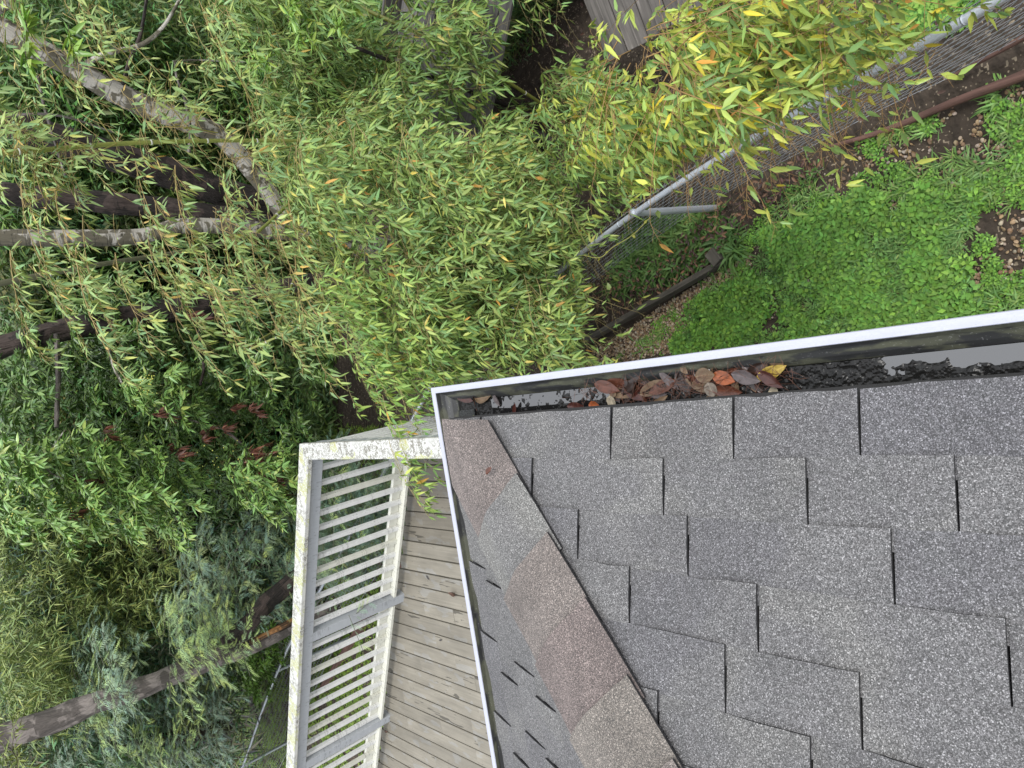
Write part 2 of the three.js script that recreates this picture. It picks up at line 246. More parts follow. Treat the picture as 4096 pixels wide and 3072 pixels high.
// what lies in the gutter: wet granules washed off the shingles, standing water, leaves and needles
{
  const sludgeMap = tex(1024, (x, y, n) => { const u = x / n, v = y / n, s = noise(u * 230, v * 230, 230, 111), b = fbm(u * 8, v * 8, 8, 112, 4); const l = 0.006 + 0.009 * b + (s > 0.88 ? 0.03 * b : 0) + (s > 0.975 ? 0.16 : 0); return [l, l * 0.98, l * 0.93]; }, true, 2);
  const mossMap = tex(1024, (x, y, n) => { const u = x / n, v = y / n, b = fbm(u * 14, v * 14, 14, 115, 4), s = noise(u * 170, v * 170, 170, 116), q = fbm(u * 5, v * 5, 5, 117, 3); if (q > 0.5 && b > 0.46 && s > 0.55) return [0.17 + 0.2 * s, 0.18 + 0.2 * s, 0.05]; const l = 0.012 + 0.03 * b * s; return [l * 0.95, l * 1.05, l]; }, true, 2);
  const bump = tex(512, (x, y, n) => 0.6 * noise(x / n * 120, y / n * 120, 120, 113) + 0.4 * fbm(x / n * 30, y / n * 30, 30, 114, 3), false, 2);
  const strip = (z0, z1, step, yf, w0 = -0.156, w1 = -0.245) => { const mb = new MB(), n = Math.round((z1 - z0) / step), m = Math.round((w0 - w1) / step); for (let j = 0; j <= n; j++) for (let i = 0; i <= m; i++) { const z = z0 + (z1 - z0) * j / n, x = w0 + (w1 - w0) * i / m; mb.v(x, yf(x, z), z, null, x, z); } for (let j = 0; j < n; j++) for (let i = 0; i < m; i++) { const a = j * (m + 1) + i, b = a + m + 1; mb.i.push(a, a + 1, b, a + 1, b + 1, b); } return mb.geo(); };
  const heap = (x, z) => { const n1 = fbm(x * 34 + 90, z * 30 + 500, 1 << 20, 121, 4) - 0.5, n2 = fbm(z * 9 + 50, x * 12 + 50, 1 << 20, 123, 3) - 0.5, pile = sstep(-1.3, -1.1, z) * (1 - sstep(-0.95, -0.5, z + n2 * 0.3)), inner = sstep(-0.12, 0.12, (-0.186 - x) / 0.05 + 1.3 * n2), wet = sstep(-0.72, -0.28, z + n2 * 0.35); return 3.5775 + 0.012 * pile + 0.015 * n1 * (0.6 + 0.5 * wet) + 0.005 * (noise(x * 150 + 90, z * 150 + 900, 1 << 20, 122) - 0.5) * (1 - 0.5 * wet) - 0.0085 * wet * (1 - inner) + 0.002 * wet * inner - 0.002 * (1 - sstep(-1.5, -1.3, z)); };
  setting('wet_grit', strip(-2.1, 0.6, 0.004, heap), new THREE.MeshPhysicalMaterial({ map: sludgeMap, bumpMap: bump, bumpScale: 0.003, roughness: 0.3, specularIntensity: 0.6 }), 'black wet grit and leaf mould lying in the gutter', 'stuff');
  setting('water', strip(-1.9, 1.3, 0.02, () => 3.5765 + 0.0), new THREE.MeshPhysicalMaterial({ color: rgb(0.012, 0.012, 0.012), roughness: 0.04, ior: 2.2 }), 'shallow standing water in the gutter mirroring the sky');
  const mb = new MB(); for (let j = 0; j <= 420; j++) for (let i = 0; i <= 8; i++) { const s = j / 420 * 3.1 + 0.1, q = V(-0.089, 0, -2.154).addScaledVector(V(-1, 0, -0.03), s), w = 0.068 + i * 0.012; mb.v(q.x, 3.574 + 0.012 * (noise(s * 22, w * 60, 1 << 20, 131) - 0.3) + 0.006 * noise(s * 120, w * 160, 1 << 20, 132), q.z + w, null, s, w); }
  for (let j = 0; j < 420; j++) for (let i = 0; i < 8; i++) { const a = j * 9 + i, b = a + 9; mb.i.push(a, a + 1, b, a + 1, b + 1, b); }
  setting('moss', mb.geo(), new THREE.MeshStandardMaterial({ map: mossMap, bumpMap: bump, bumpScale: 0.004, roughness: 0.5, side: THREE.DoubleSide }), 'dark wet grit with yellow green moss along the short gutter', 'stuff');
}
function deadLeaf(L, W, curl, round = 0) {                    // a dry leaf lying about the origin, along x
  const mb = new MB(), n = 9, m = 4, c0 = rnd() * 9;
  for (let i = 0; i <= n; i++) for (let j = 0; j <= m; j++) {
    const t = i / n, w = (round ? Math.sqrt(Math.max(0, 1 - (2 * t - 1) ** 2)) : Math.sin(Math.PI * t ** 0.85) ** 0.8) * W / 2, s = j / m * 2 - 1;
    mb.v((t - 0.5) * L, 0.004 + curl * L * ((t - 0.5) ** 2 + 0.5 * s * s * w / W) + 0.0035 * Math.abs(s) * (w / W) + 0.002 * noise(t * 6 + c0, s * 2, 1 << 20, 141), s * w * (1 + 0.1 * noise(t * 9 + c0, 7, 1 << 20, 142)), null, t * L, s * w);
  }
  for (let i = 0; i < n; i++) for (let j = 0; j < m; j++) { const a = i * (m + 1) + j, b = a + m + 1; mb.i.push(a, a + 1, b, a + 1, b + 1, b); }
  return mb.geo();
}
const veinMap = tex(512, (x, y, n) => { const u = x / n, v = y / n - 0.5, mid = Math.abs(v) < 0.012 ? 1.35 : 1, rib = Math.abs(((u * 8 - Math.abs(v) * 8) % 1 + 1) % 1 - 0.5) < 0.05 ? 1.12 : 1, b = 0.55 + 0.7 * fbm(u * 9, v * 9 + 9, 9, 151, 4), sp = noise(u * 50, v * 50 + 50, 50, 153) > 0.88 ? 0.6 : 1; return Math.min(1, 0.72 * mid * rib * b * sp); }, true, 1);
const leafMat = (c, r = 0.4) => { c = c.map((k) => k * 0.8); const m = veinMap.clone(); m.repeat.set(14, 12); m.offset.set(0.5, 0.5); m.needsUpdate = true; return new THREE.MeshStandardMaterial({ color: rgb(...c), map: m, roughness: r, side: THREE.DoubleSide }); };
{
  const LM = { yellow: leafMat([0.62, 0.44, 0.08]), maroon: leafMat([0.1, 0.032, 0.024], 0.3), orange: leafMat([0.42, 0.11, 0.03], 0.35), tan: leafMat([0.25, 0.165, 0.095], 0.55), grey: leafMat([0.15, 0.12, 0.12], 0.35), pale: leafMat([0.3, 0.25, 0.2], 0.7), red: leafMat([0.17, 0.06, 0.035], 0.3), dark: leafMat([0.05, 0.03, 0.024], 0.28), beige: leafMat([0.5, 0.43, 0.31], 0.7) };
  const put = (px, py, len, ang, kind, label, o = {}) => {
    const p = onLevel(px, py, (o.y ?? 3.6)), q = onLevel(px + len / 2 * Math.cos(ang), py + len / 2 * Math.sin(ang), o.y ?? 3.6), q0 = onLevel(px - len / 2 * Math.cos(ang), py - len / 2 * Math.sin(ang), o.y ?? 3.6), L = q.distanceTo(q0), yaw = Math.atan2(-(q.z - q0.z), q.x - q0.x);
    const m = solo('dead_leaf', deadLeaf(L, L * (o.w ?? 0.36), o.curl ?? 0.12, o.round), LM[kind], label, 'dead leaf', o.group); m.position.set(p.x, (o.y ?? 3.6) - 0.002 + (o.dy ?? 0), p.z); m.rotation.set(o.rx ?? R(-0.2, 0.2), yaw, R(-0.15, 0.15), 'YXZ'); return m;
  };
  const g = 'brown wet leaves of the heap in the gutter', gl = 'dull brown wet leaf buried in the leaf heap in the gutter';
  for (let i = 0; i < 70; i++) { const px = R(2440, 3100), py = 1552 - (px - 2440) * 0.095 + R(-28, 46); put(px, py, R(50, 125), R(0, 6.28), pick(['dark', 'maroon', 'red', 'dark', 'grey', 'maroon', 'dark', 'dark', 'tan']), gl, { group: g, y: R(3.583, 3.592), curl: R(0.02, 0.25), w: R(0.3, 0.46), rx: R(-0.4, 0.4) }); }
  put(3088, 1487, 132, -0.42, 'yellow', 'yellow leaf at the right end of the leaf heap in the gutter', { y: 3.598 });
  put(3084, 1516, 132, 0.5, 'maroon', 'dark maroon leaf lying across the yellow leaf in the gutter', { y: 3.606 });
  put(2898, 1514, 100, 0.3, 'orange', 'bright orange brown leaf in the middle of the gutter leaf heap', { y: 3.602, w: 0.5 });
  put(2826, 1500, 88, -0.1, 'tan', 'crinkled tan leaf beside the orange leaf in the gutter', { y: 3.6, w: 0.6, curl: 0.2 });
  put(2987, 1508, 124, 0.25, 'grey', 'smooth grey leaf between the orange and the yellow leaf', { y: 3.603, w: 0.42 });
  put(2846, 1556, 62, 1.2, 'pale', 'rounded pale grey leaf at the shingle edge near the orange leaf', { y: 3.604, round: 1, w: 0.82 });
  put(3098, 1570, 44, 0.2, 'beige', 'small round beige leaf right of the leaf heap, by the shingles', { y: 3.594, round: 1, w: 0.92 });
  put(2449, 1604, 50, 1.3, 'beige', 'round cream leaf resting on the shingle edge, left end of the heap', { y: 3.606, round: 1, w: 0.85 });
  put(2455, 1574, 28, 0, 'tan', 'small brown round leaf next to the cream leaf', { y: 3.6, round: 1, w: 0.8 });
  put(2432, 1550, 110, 0.28, 'red', 'long red brown leaf at the left end of the leaf heap', { y: 3.6 });
  put(2380, 1622, 46, 0.1, 'orange', 'small rusty leaf beside the cream leaf, at the shingle edge', { y: 3.596, w: 0.6 });
  put(2310, 1628, 80, 0.1, 'maroon', 'dark leaf stuck to the shingle edge left of the heap', { y: 3.594 });
  put(2640, 1612, 90, -0.7, 'tan', 'greyish brown curled leaf in the middle of the gutter heap', { y: 3.6, w: 0.3, curl: 0.25 });
  put(2911, 1562, 120, 0.12, 'red', 'red brown leaf against the shingle edge below the orange leaf', { y: 3.598 });
  put(2880, 1592, 110, 0.0, 'tan', 'flat brown leaf partly under the shingle edge', { y: 3.596, w: 0.3 });
  put(2740, 1480, 40, 0.8, 'tan', 'small tan scrap of leaf against the gutter wall', { y: 3.6, w: 0.6 });
  put(1860, 1590, 70, 0.4, 'maroon', 'dark red leaf in the corner of the gutter', { y: 3.58 });
  put(1905, 1612, 60, 1.3, 'red', 'brown leaf standing on edge by the gutter corner', { y: 3.585, rx: 0.7 });
  put(1935, 1590, 70, -0.2, 'tan', 'pinkish brown leaf half under water near the corner', { y: 3.578, w: 0.4 });
  put(2062, 1640, 62, 1.75, 'maroon', 'narrow glossy maroon leaf floating near the gutter corner', { y: 3.582, w: 0.3 });
  put(1990, 1600, 56, 1.1, 'grey', 'dull grey leaf soaking in the gutter near the corner', { y: 3.578, w: 0.5 });
  const roofLeaf = put(1965, 1880, 34, -0.9, 'red', 'tiny curled brown leaf on the lowest hip shingle', { y: 3.79, w: 0.45, curl: 0.5 }); roofLeaf.position.y = 3.765;
  { const P = onLevel(1965, 1880, 3.76); roofLeaf.position.set(P.x, 3.762, P.z); }
  const mb = new MB(); for (let i = 0; i < 200; i++) { const px = R(2300, 3180), a = onLevel(px, 1560 - (px - 2440) * 0.09 + R(-40, 50), R(3.595, 3.612)), t = R(0, 6.28), L = R(0.03, 0.07), b = a.clone().add(V(Math.cos(t) * L, R(-0.008, 0.008), Math.sin(t) * L)), m = a.clone().lerp(b, 0.5).add(V(R(-0.004, 0.004), 0.003, R(-0.004, 0.004))); tube(mb, [a, m, b], () => 0.0005, 3, [0.11, 0.045, 0.025]); }
  setting('pine_needles', mb.geo(), new THREE.MeshStandardMaterial({ vertexColors: true, roughness: 0.5 }), 'reddish brown pine needles strewn over the gutter leaves', 'stuff');
}

// ------------------------------------------------------------------ deck and railing
const paintMap = (() => tex(1024, (x, y, n) => {
  const u = x / n, v = y / n, a = fbm(u * 8, v * 24, 8, 161, 4), m = fbm(u * 40, v * 40, 40, 162, 4), sp = noise(u * 190, v * 190, 190, 163), big = fbm(u * 3, v * 3, 3, 164, 3), li = fbm(u * 10, v * 10, 10, 165, 3);
  let c = [0.5 + 0.12 * a, 0.505 + 0.12 * a, 0.475 + 0.12 * a]; const d = sstep(0.3, 0.56, big) * sstep(0.46, 0.56, m * 0.55 + sp * 0.45); c = [lerp(c[0], 0.13, d * 0.82), lerp(c[1], 0.12, d * 0.82), lerp(c[2], 0.09, d * 0.82)];
  if (li > 0.63 && sp > 0.4) c = [0.4, 0.42, 0.22]; if (li > 0.72 && sp > 0.8) c = [0.38, 0.28, 0.06]; return c;
}, true, 1 / 0.9))();
const cleanMap = tex(512, (x, y, n) => { const u = x / n, v = y / n, a = fbm(u * 6, v * 30, 6, 171, 4), m = fbm(u * 20, v * 60, 20, 172, 3), b = fbm(u * 4, v * 4, 4, 173, 3); let l = 0.86 + 0.14 * a; if (m > 0.64 && b > 0.48) l *= 0.75; return [l, l, l * 0.99]; }, true, 1 / 0.7);
const capPaint = new THREE.MeshStandardMaterial({ map: paintMap, roughness: 0.75 });
const greyPaint = new THREE.MeshStandardMaterial({ color: rgb(0.44, 0.465, 0.5), map: cleanMap, roughness: 0.6 });
const whitePaint = new THREE.MeshStandardMaterial({ color: rgb(0.76, 0.765, 0.76), map: cleanMap, roughness: 0.6 });
const creamPaint = new THREE.MeshStandardMaterial({ color: rgb(0.68, 0.68, 0.61), map: cleanMap, roughness: 0.65 });
const uvBox = (g, o = rnd() * 5) => { const p = g.attributes.position, n = g.attributes.normal, u = g.attributes.uv; for (let i = 0; i < p.count; i++) { const ax = Math.abs(n.getX(i)), ay = Math.abs(n.getY(i)); const across = ay > 0.6 ? p.getZ(i) : ax > 0.6 ? p.getZ(i) : p.getY(i); u.setXY(i, across + o, (ax > 0.6 ? p.getY(i) : p.getX(i)) + o); } return g; };
const bar = (l, w, h, r = 0.004) => uvBox(boxAt(l, w, h, r));     // long axis x
const rail = thing('deck_railing', 'weathered white wooden railing with square balusters round the deck', 'railing');
{
  const T = V(-0.434, 2.77, -5.154), d = V(-0.891, 0, -0.454).normalize(), n = V(0.454, 0, -0.891), yaw = Math.atan2(-d.z, d.x);
  const put = (name, geo, mat, a, o, y, ang = yaw) => { const m = part(name, geo, mat, rail); m.position.copy(T).addScaledVector(d, a).addScaledVector(n, o); m.position.y = y; m.rotation.y = ang; return m; };
  // mitred cap rails
  const cap = (pts, side) => { const mb = new MB(), sh = new THREE.Shape(pts.map((p) => new THREE.Vector2(p[0], p[1]))); const g = new THREE.ExtrudeGeometry(sh, { depth: 0.03, bevelEnabled: true, bevelSize: 0.004, bevelThickness: 0.004, bevelSegments: 1 }); g.rotateX(Math.PI / 2); return g; };
  const Lf = 4.7, w = 0.134, ux = d, nx = n;
  const fx = (a, o) => { const p = T.clone().addScaledVector(d, a).addScaledVector(n, o); return [p.x, p.z]; };
  const inner = (() => { const x = T.x - 0.119; const a = ((T.x - 0.119) - (T.x + n.x * -w)) / d.x; return fx(a, -w); })();
  const c1 = cap([fx(0.003, 0), fx(Lf, 0), fx(Lf, -w), inner.map((v, i) => v + d.getComponent(i * 2) * 0.002)]);
  const c2 = cap([[T.x, T.z + 0.003], [T.x, -1.75], [T.x - 0.119, -1.75], [inner[0], inner[1] + 0.002]]);
  for (const g of [c1, c2]) { const m = part('cap_rail', g, capPaint, rail); m.position.y = 2.774; }
  { // uv along each cap
    const p1 = c1.attributes.position, u1 = c1.attributes.uv; for (let i = 0; i < p1.count; i++) { const q = V(p1.getX(i) - T.x, 0, p1.getZ(i) - T.z); u1.setXY(i, q.dot(n) + 0.31 + p1.getY(i), q.dot(d)); }
    const p2 = c2.attributes.position, u2 = c2.attributes.uv; for (let i = 0; i < p2.count; i++) u2.setXY(i, p2.getX(i) + 0.2 + p2.getY(i), p2.getZ(i) + 0.3);
  }
  put('top_rail', bar(Lf - 0.15, 0.036, 0.11), greyPaint, 0.11 + (Lf - 0.15) / 2, -0.083, 2.68);
  const mid = -0.075, bt = 0.038;
  const posts = [1.913, 3.5], bays = [[0.25, 0.1437, 12], [2.089, 0.1495, 10], [3.66, 0.148, 7]];
  for (const [a0, st, n0] of bays) for (let i = 0; i < n0; i++) put('baluster', bar(0.96, bt, bt, 0.003).rotateZ(Math.PI / 2), i % 5 === 2 ? creamPaint : whitePaint, a0 + i * st - bt / 2, mid + bt / 2 + 0.014, 2.2);
  for (const a of posts) put('post', bar(1.5, 0.088, 0.1, 0.005).rotateZ(Math.PI / 2), greyPaint, a, -0.054, 2.02);
  let a0 = 0.13; for (const a1 of [1.86, 3.445, 4.7]) { put('bottom_rail', bar(a1 - a0, 0.036, 0.088), creamPaint, (a0 + a1) / 2, -0.09 + 0.075, 1.83); put('bottom_rail', bar(a1 - a0, 0.088, 0.03), creamPaint, (a0 + a1) / 2, -0.055 + 0.0, 1.768); a0 = a1 + 0.11; }
  // side run, back towards the house
  const sx = T.x - 0.06;
  const side = (name, geo, mat, x, y, z, turn = -Math.PI / 2) => { const m = part(name, geo, mat, rail); m.position.set(x, y, z); m.rotation.y = turn; return m; };
  side('top_rail', bar(3.2, 0.036, 0.11), greyPaint, T.x - 0.022, 2.68, T.z + 0.08 + 1.6);
  for (let i = 0; i < 21; i++) { if (i === 10) continue; side('baluster', bar(0.96, bt, bt, 0.003).rotateZ(Math.PI / 2), whitePaint, T.x - 0.022, 2.2, T.z + 0.26 + i * 0.145); }
  side('bottom_rail', bar(3.2, 0.04, 0.088), creamPaint, T.x - 0.04, 1.77, T.z + 0.08 + 1.6); 
  side('post', bar(1.5, 0.088, 0.1, 0.005).rotateZ(Math.PI / 2), greyPaint, T.x - 0.07, 2.02, T.z + 0.26 + 10 * 0.145);
  side('post', bar(1.5, 0.088, 0.088, 0.005).rotateZ(Math.PI / 2), greyPaint, T.x - 0.1, 2.0, T.z + 0.03);
}
{
  const deck = thing('wooden_deck', 'raised wooden deck of worn tan boards below the roof edge', 'deck');
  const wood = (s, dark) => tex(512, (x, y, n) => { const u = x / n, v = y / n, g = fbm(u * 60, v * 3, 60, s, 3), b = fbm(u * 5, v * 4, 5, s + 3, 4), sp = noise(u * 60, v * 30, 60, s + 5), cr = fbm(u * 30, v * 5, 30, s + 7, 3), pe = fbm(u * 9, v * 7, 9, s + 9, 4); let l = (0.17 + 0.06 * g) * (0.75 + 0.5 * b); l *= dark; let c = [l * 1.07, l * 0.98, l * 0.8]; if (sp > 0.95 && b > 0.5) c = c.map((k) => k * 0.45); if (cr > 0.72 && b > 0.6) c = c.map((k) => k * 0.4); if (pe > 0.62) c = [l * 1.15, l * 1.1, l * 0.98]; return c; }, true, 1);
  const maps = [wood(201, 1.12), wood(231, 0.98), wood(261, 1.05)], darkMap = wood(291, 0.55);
  const M = maps.map((m) => { m.repeat.set(1 / 0.6, 1 / 1.1); return new THREE.MeshStandardMaterial({ map: m, roughness: 0.8 }); }); darkMap.repeat.set(1 / 0.6, 1 / 1.1); const D = new THREE.MeshStandardMaterial({ map: darkMap, roughness: 0.75 });
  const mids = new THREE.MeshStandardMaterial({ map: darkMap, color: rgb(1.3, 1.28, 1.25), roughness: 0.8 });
  const bw = 0.1455, edge = (x) => -5.414 + 0.493 * (x + 0.868);
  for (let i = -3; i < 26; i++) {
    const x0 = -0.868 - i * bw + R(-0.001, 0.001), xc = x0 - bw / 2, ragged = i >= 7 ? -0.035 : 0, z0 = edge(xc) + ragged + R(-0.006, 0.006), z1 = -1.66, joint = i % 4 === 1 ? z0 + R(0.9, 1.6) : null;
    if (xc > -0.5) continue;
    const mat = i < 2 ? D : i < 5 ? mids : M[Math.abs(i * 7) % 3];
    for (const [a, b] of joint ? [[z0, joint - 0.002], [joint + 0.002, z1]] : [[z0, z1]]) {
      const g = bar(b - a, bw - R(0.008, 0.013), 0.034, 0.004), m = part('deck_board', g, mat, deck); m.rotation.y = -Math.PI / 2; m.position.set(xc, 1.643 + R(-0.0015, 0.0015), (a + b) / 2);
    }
  }
  const rimMat = new THREE.MeshStandardMaterial({ map: darkMap, color: rgb(0.8, 0.75, 0.7), roughness: 0.85 });
  const r = part('rim_joist', bar(4.4, 0.04, 0.19), rimMat, deck); r.position.set(-2.4, 1.5, edge(-2.4) + 0.06); r.rotation.y = Math.atan2(-0.493, 1);
  const r2 = part('rim_joist', bar(3.5, 0.04, 0.19), rimMat, deck); r2.position.set(-0.62, 1.5, -3.5); r2.rotation.y = Math.PI / 2;
  for (const [x, z] of [[-0.7, -4.9], [-2.2, -5.75], [-3.7, -6.5]]) { const p = part('post', bar(2.0, 0.09, 0.09).rotateZ(Math.PI / 2), rimMat, deck); p.position.set(x, 0.45, z); }
  // scraps on the boards
  const lm = leafMat([0.26, 0.16, 0.12], 0.6), dm = leafMat([0.1, 0.09, 0.09], 0.5);
  const drop = (px, py, len, mat, label, curl = 0.3) => { const p = onLevel(px, py, 1.663), m = solo('dead_leaf', deadLeaf(len, len * 0.32, curl), mat, label, 'dead leaf'); m.position.copy(p); m.rotation.y = R(0, 6); return m; };
  const c = drop(1818, 2372, 0.1, lm, 'rolled up brown leaf in a deck gap beside the short gutter', 1.2); c.rotation.y = 1.4;
  drop(1712, 2310, 0.055, dm, 'dark grey leaf flat on a deck board', 0.05); drop(1764, 2560, 0.05, dm, 'dark ragged scrap in the middle of the deck', 0.1); drop(1666, 1945, 0.04, leafMat([0.7, 0.5, 0.3], 0.6), 'small tan leaf on the dark deck boards near the railing corner', 0.05); drop(1548, 2925, 0.07, lm, 'reddish clump of wet leaves at the deck edge by a post', 0.4);
}

// ------------------------------------------------------------------ chain-link fence, timbers, shed
const steel = new THREE.MeshStandardMaterial({ color: rgb(0.52, 0.56, 0.62), roughness: 0.45, metalness: 0.25 });
const fenceTop = [[1.15, 2.35, 0.45], [0.95, 2.05, -0.45], [0.905, 1.9, -0.92], [0.876, 1.76, -1.4], [0.837, 1.55, -2.0], [0.739, 1.3, -2.8], [0.601, 1.15, -3.454], [0.461, 1.0, -4.04], [0.2, 0.97, -4.85], [-0.038, 1.0, -5.545], [-0.371, 1.0, -5.983], [-1.41, 1.02, -7.32], [-2.5, 1.1, -8.65], [-3.62, 1.2, -10.017], [-4.18, 1.2, -10.682], [-5.12, 1.17, -11.774], [-6.61, 1.15, -13.37], [-8.6, 1.2, -15.6]].map((p) => V(...p));
{
  const f = thing('chain_link_fence', 'galvanised chain link fence with tubular top rail running past the yard', 'fence');
  const H = 1.06, smooth = curve(fenceTop, 220), down = V(0.1, -1, 0).normalize();
  const mr = new MB(); tube(mr, smooth, () => 0.019, 10); part('top_rail', mr.geo(), steel, f);
  for (const k of [5, 8, 12, 14, 16]) { const a = fenceTop[k].clone(), mb = new MB(); const lean = k < 8 ? V(0.05, 0, 0) : V(0, 0, 0); tube(mb, [a.clone().add(V(0, 0.02, 0)), a.clone().add(V(lean.x * 0.5, -0.6, 0)), a.clone().add(V(lean.x, -1.3, 0))], () => 0.025, 10); part('post', mb.geo(), steel, f); const c = new MB(); tube(c, [a.clone().add(V(0, -0.03, 0)), a.clone().add(V(0, 0.03, 0))], () => 0.028, 10); part('post_cap', c.geo(), steel, f); }
  // ties on the rail
  for (let k = 8; k < 150; k += 6) { const p = smooth[k], q = smooth[k + 1], mb = new MB(), t = q.clone().sub(p).normalize(); tube(mb, [p.clone().addScaledVector(t, -0.004), p.clone().addScaledVector(t, 0.004)], () => 0.0215, 8); part('tie', mb.geo(), steel, f); }
  // the woven wire: zigzag wires hooked into their neighbours
  let total = 0; const acc = [0]; for (let k = 1; k < smooth.length; k++) { total += smooth[k].distanceTo(smooth[k - 1]); acc.push(total); }
  const along = (s) => { s = clamp(s, 0, total - 1e-4); let k = 1; while (acc[k] < s) k++; return smooth[k - 1].clone().lerp(smooth[k], (s - acc[k - 1]) / (acc[k] - acc[k - 1])); };
  const mb = new MB(), pitch = 0.074, rows = Math.floor((H + 0.05) / (pitch / 2));
  for (let w = 0; w * pitch / 2 * 2 < total - 0.1; w++) {
    const s0 = w * pitch, pts = []; const a = along(s0), b = along(s0 + pitch), side = V(b.z - a.z, 0, -(b.x - a.x)).normalize();
    const lean = s0 < 7 ? 0.07 : 0;
    for (let r = 0; r <= rows; r++) { const p = (r % 2 ? b : a).clone(); p.y += 0.055 - r * pitch / 2; p.x += lean * r / rows; p.addScaledVector(side, (r % 2 ? 0.004 : -0.004) - 0.026 + -0.012 * noise(s0 * 2, r * 0.2, 1 << 20, 302)); pts.push(p); }
    tube(mb, pts, () => (s0 < 4.2 ? 0.0019 : s0 < 9 ? 0.0019 : 0.0034), 3, null, false);
  }
  part('wire_mesh', mb.geo(), new THREE.MeshStandardMaterial({ color: rgb(0.4, 0.42, 0.45), roughness: 0.5, metalness: 0.2 }), f, 'stuff');
}
const oldWood = tex(512, (x, y, n) => { const u = x / n, v = y / n, g = fbm(u * 80, v * 4, 80, 311, 4), b = fbm(u * 6, v * 6, 6, 312, 4), w = fbm(u * 24, v * 2, 24, 313, 3); let l = (0.05 + 0.09 * g) * (0.6 + 0.8 * b); if (w > 0.6) l += 0.18 * (w - 0.6) * 5 * g; return [l * 1.06, l, l * 0.95]; }, true, 1);
const oldMat = new THREE.MeshStandardMaterial({ map: oldWood, roughness: 0.85 }), redMat = new THREE.MeshStandardMaterial({ map: oldWood, color: rgb(1.3, 0.75, 0.62), roughness: 0.85 });
{
  const beam = (a, b, w, h, mat) => { const g = bar(a.distanceTo(b), w, h, 0.006); const m = new THREE.Mesh(g, mat); m.position.copy(a).lerp(b, 0.5); m.quaternion.setFromUnitVectors(V(1, 0, 0), b.clone().sub(a).normalize()); return m; };
  const lie = (px, py, up = 0.03) => { const p = onGround(px, py); p.y += up; return p; };
  const e = thing('garden_edging', 'dark weathered timber edging between gravel and weeds in the yard', 'edging');
  const A = lie(2910, 1046, 0.05), B = lie(2182, 1462, 0.05); const m1 = beam(A, B, 0.045, 0.09, new THREE.MeshStandardMaterial({ map: oldWood, color: rgb(0.8, 0.76, 0.66), roughness: 0.9 })); m1.name = 'board'; e.add(m1);
  const m2 = beam(lie(2905, 1050, 0.07), lie(2870, 1005, 0.07), 0.09, 0.12, m1.material); m2.name = 'stake'; e.add(m2); const m3 = beam(lie(2398, 1340, 0.05), lie(2388, 1290, 0.05), 0.07, 0.1, m1.material); m3.name = 'stake'; e.add(m3);
  for (const m of [m1, m2, m3]) m.castShadow = m.receiveShadow = true;
  const t = thing('fence_timber', 'reddish brown timber lying along the foot of the fence below the deck railing', 'timber');
  const q = [V(-2.6, ground(-2.6, -8.35) + 0.06, -8.35), V(-3.7, ground(-3.7, -9.85) + 0.06, -9.85), V(-5.3, ground(-5.3, -11.9) + 0.06, -11.9)];
  for (let i = 0; i < 2; i++) { const m = beam(q[i], q[i + 1], 0.07, 0.16, redMat); m.name = 'board'; m.castShadow = m.receiveShadow = true; t.add(m); }
  const mb = new MB(); tube(mb, curve([lie(4150, 290, 0.05), lie(3860, 400, 0.05), lie(3560, 520, 0.04), lie(3330, 590, 0.03)], 24), (s) => 0.026 * (1 - 0.5 * s), 7, null, true, 0.2);
  solo('fallen_branch', mb.geo(), redMat, 'bare brown branch lying along the foot of the chain link fence, right', 'branch');
  const mb2 = new MB(); tube(mb2, curve([lie(4150, 150, 0.12), lie(3990, 230, 0.09), lie(3800, 320, 0.05)], 16), (s) => 0.018 * (1 - 0.5 * s), 6, null, true, 0.2);
  solo('fallen_branch', mb2.geo(), redMat, 'thinner brown branch behind the other, at the right edge of the fence', 'branch');
  // plank roof among the bamboo; a board box is added to darken the gap
  const s = thing('shed', 'weathered plank roof with an added board box that keeps a gap dark, half hidden by bamboo', 'shed');
  const P = onLevel(2370, -60, 0.75), Q = onLevel(2475, 215, 0.55), dir = Q.clone().sub(P), across = V(-dir.z, 0, dir.x).normalize().multiplyScalar(-1); if (across.z < 0) across.negate();
  for (let i = 0; i < 11; i++) { const o = across.clone().multiplyScalar(i * 0.1 - 0.06), a = P.clone().addScaledVector(dir, -0.5).add(o), b = Q.clone().add(o).addScaledVector(dir, R(-0.03, 0.06)); a.y += (i % 2) * 0.012 + R(0, 0.006); b.y += (i % 2) * 0.012 + R(0, 0.006); const m = beam(a, b, 0.094, 0.022, new THREE.MeshStandardMaterial({ map: oldWood, color: rgb(...((k) => [k * 1.04, k, k * 0.96])(R(0.8, 1.5))), roughness: 0.85 })); m.name = 'roof_and_shade_board'; m.castShadow = m.receiveShadow = true; s.add(m); }
  const hole = onLevel(2150, 140, -0.1), face = V(EYE.x - hole.x, 0, EYE.z - hole.z).normalize(), ry = Math.atan2(face.x, face.z), rt = V(face.z, 0, -face.x);  // added box of boards from here on, there to shade the gap
  const plank = (name, l, w, h, f, x, y) => { const m = part(name, bar(l, w, h, 0.005), oldMat, s); m.position.copy(hole).addScaledVector(face, f).addScaledVector(rt, x); m.position.y = y; m.rotation.y = ry; };
  for (let i = 0; i < 5; i++) plank('shade_box_board', 1.7, 0.03, 0.24, -1.3, 0, -0.3 + i * 0.245);
  for (const x of [-0.85, 0.85]) for (let i = 0; i < 5; i++) { const m = part('shade_box_board', bar(1.9, 0.03, 0.24, 0.005), oldMat, s); m.position.copy(hole).addScaledVector(face, -0.4).addScaledVector(rt, x); m.position.y = -0.3 + i * 0.245; m.rotation.y = ry + Math.PI / 2; }
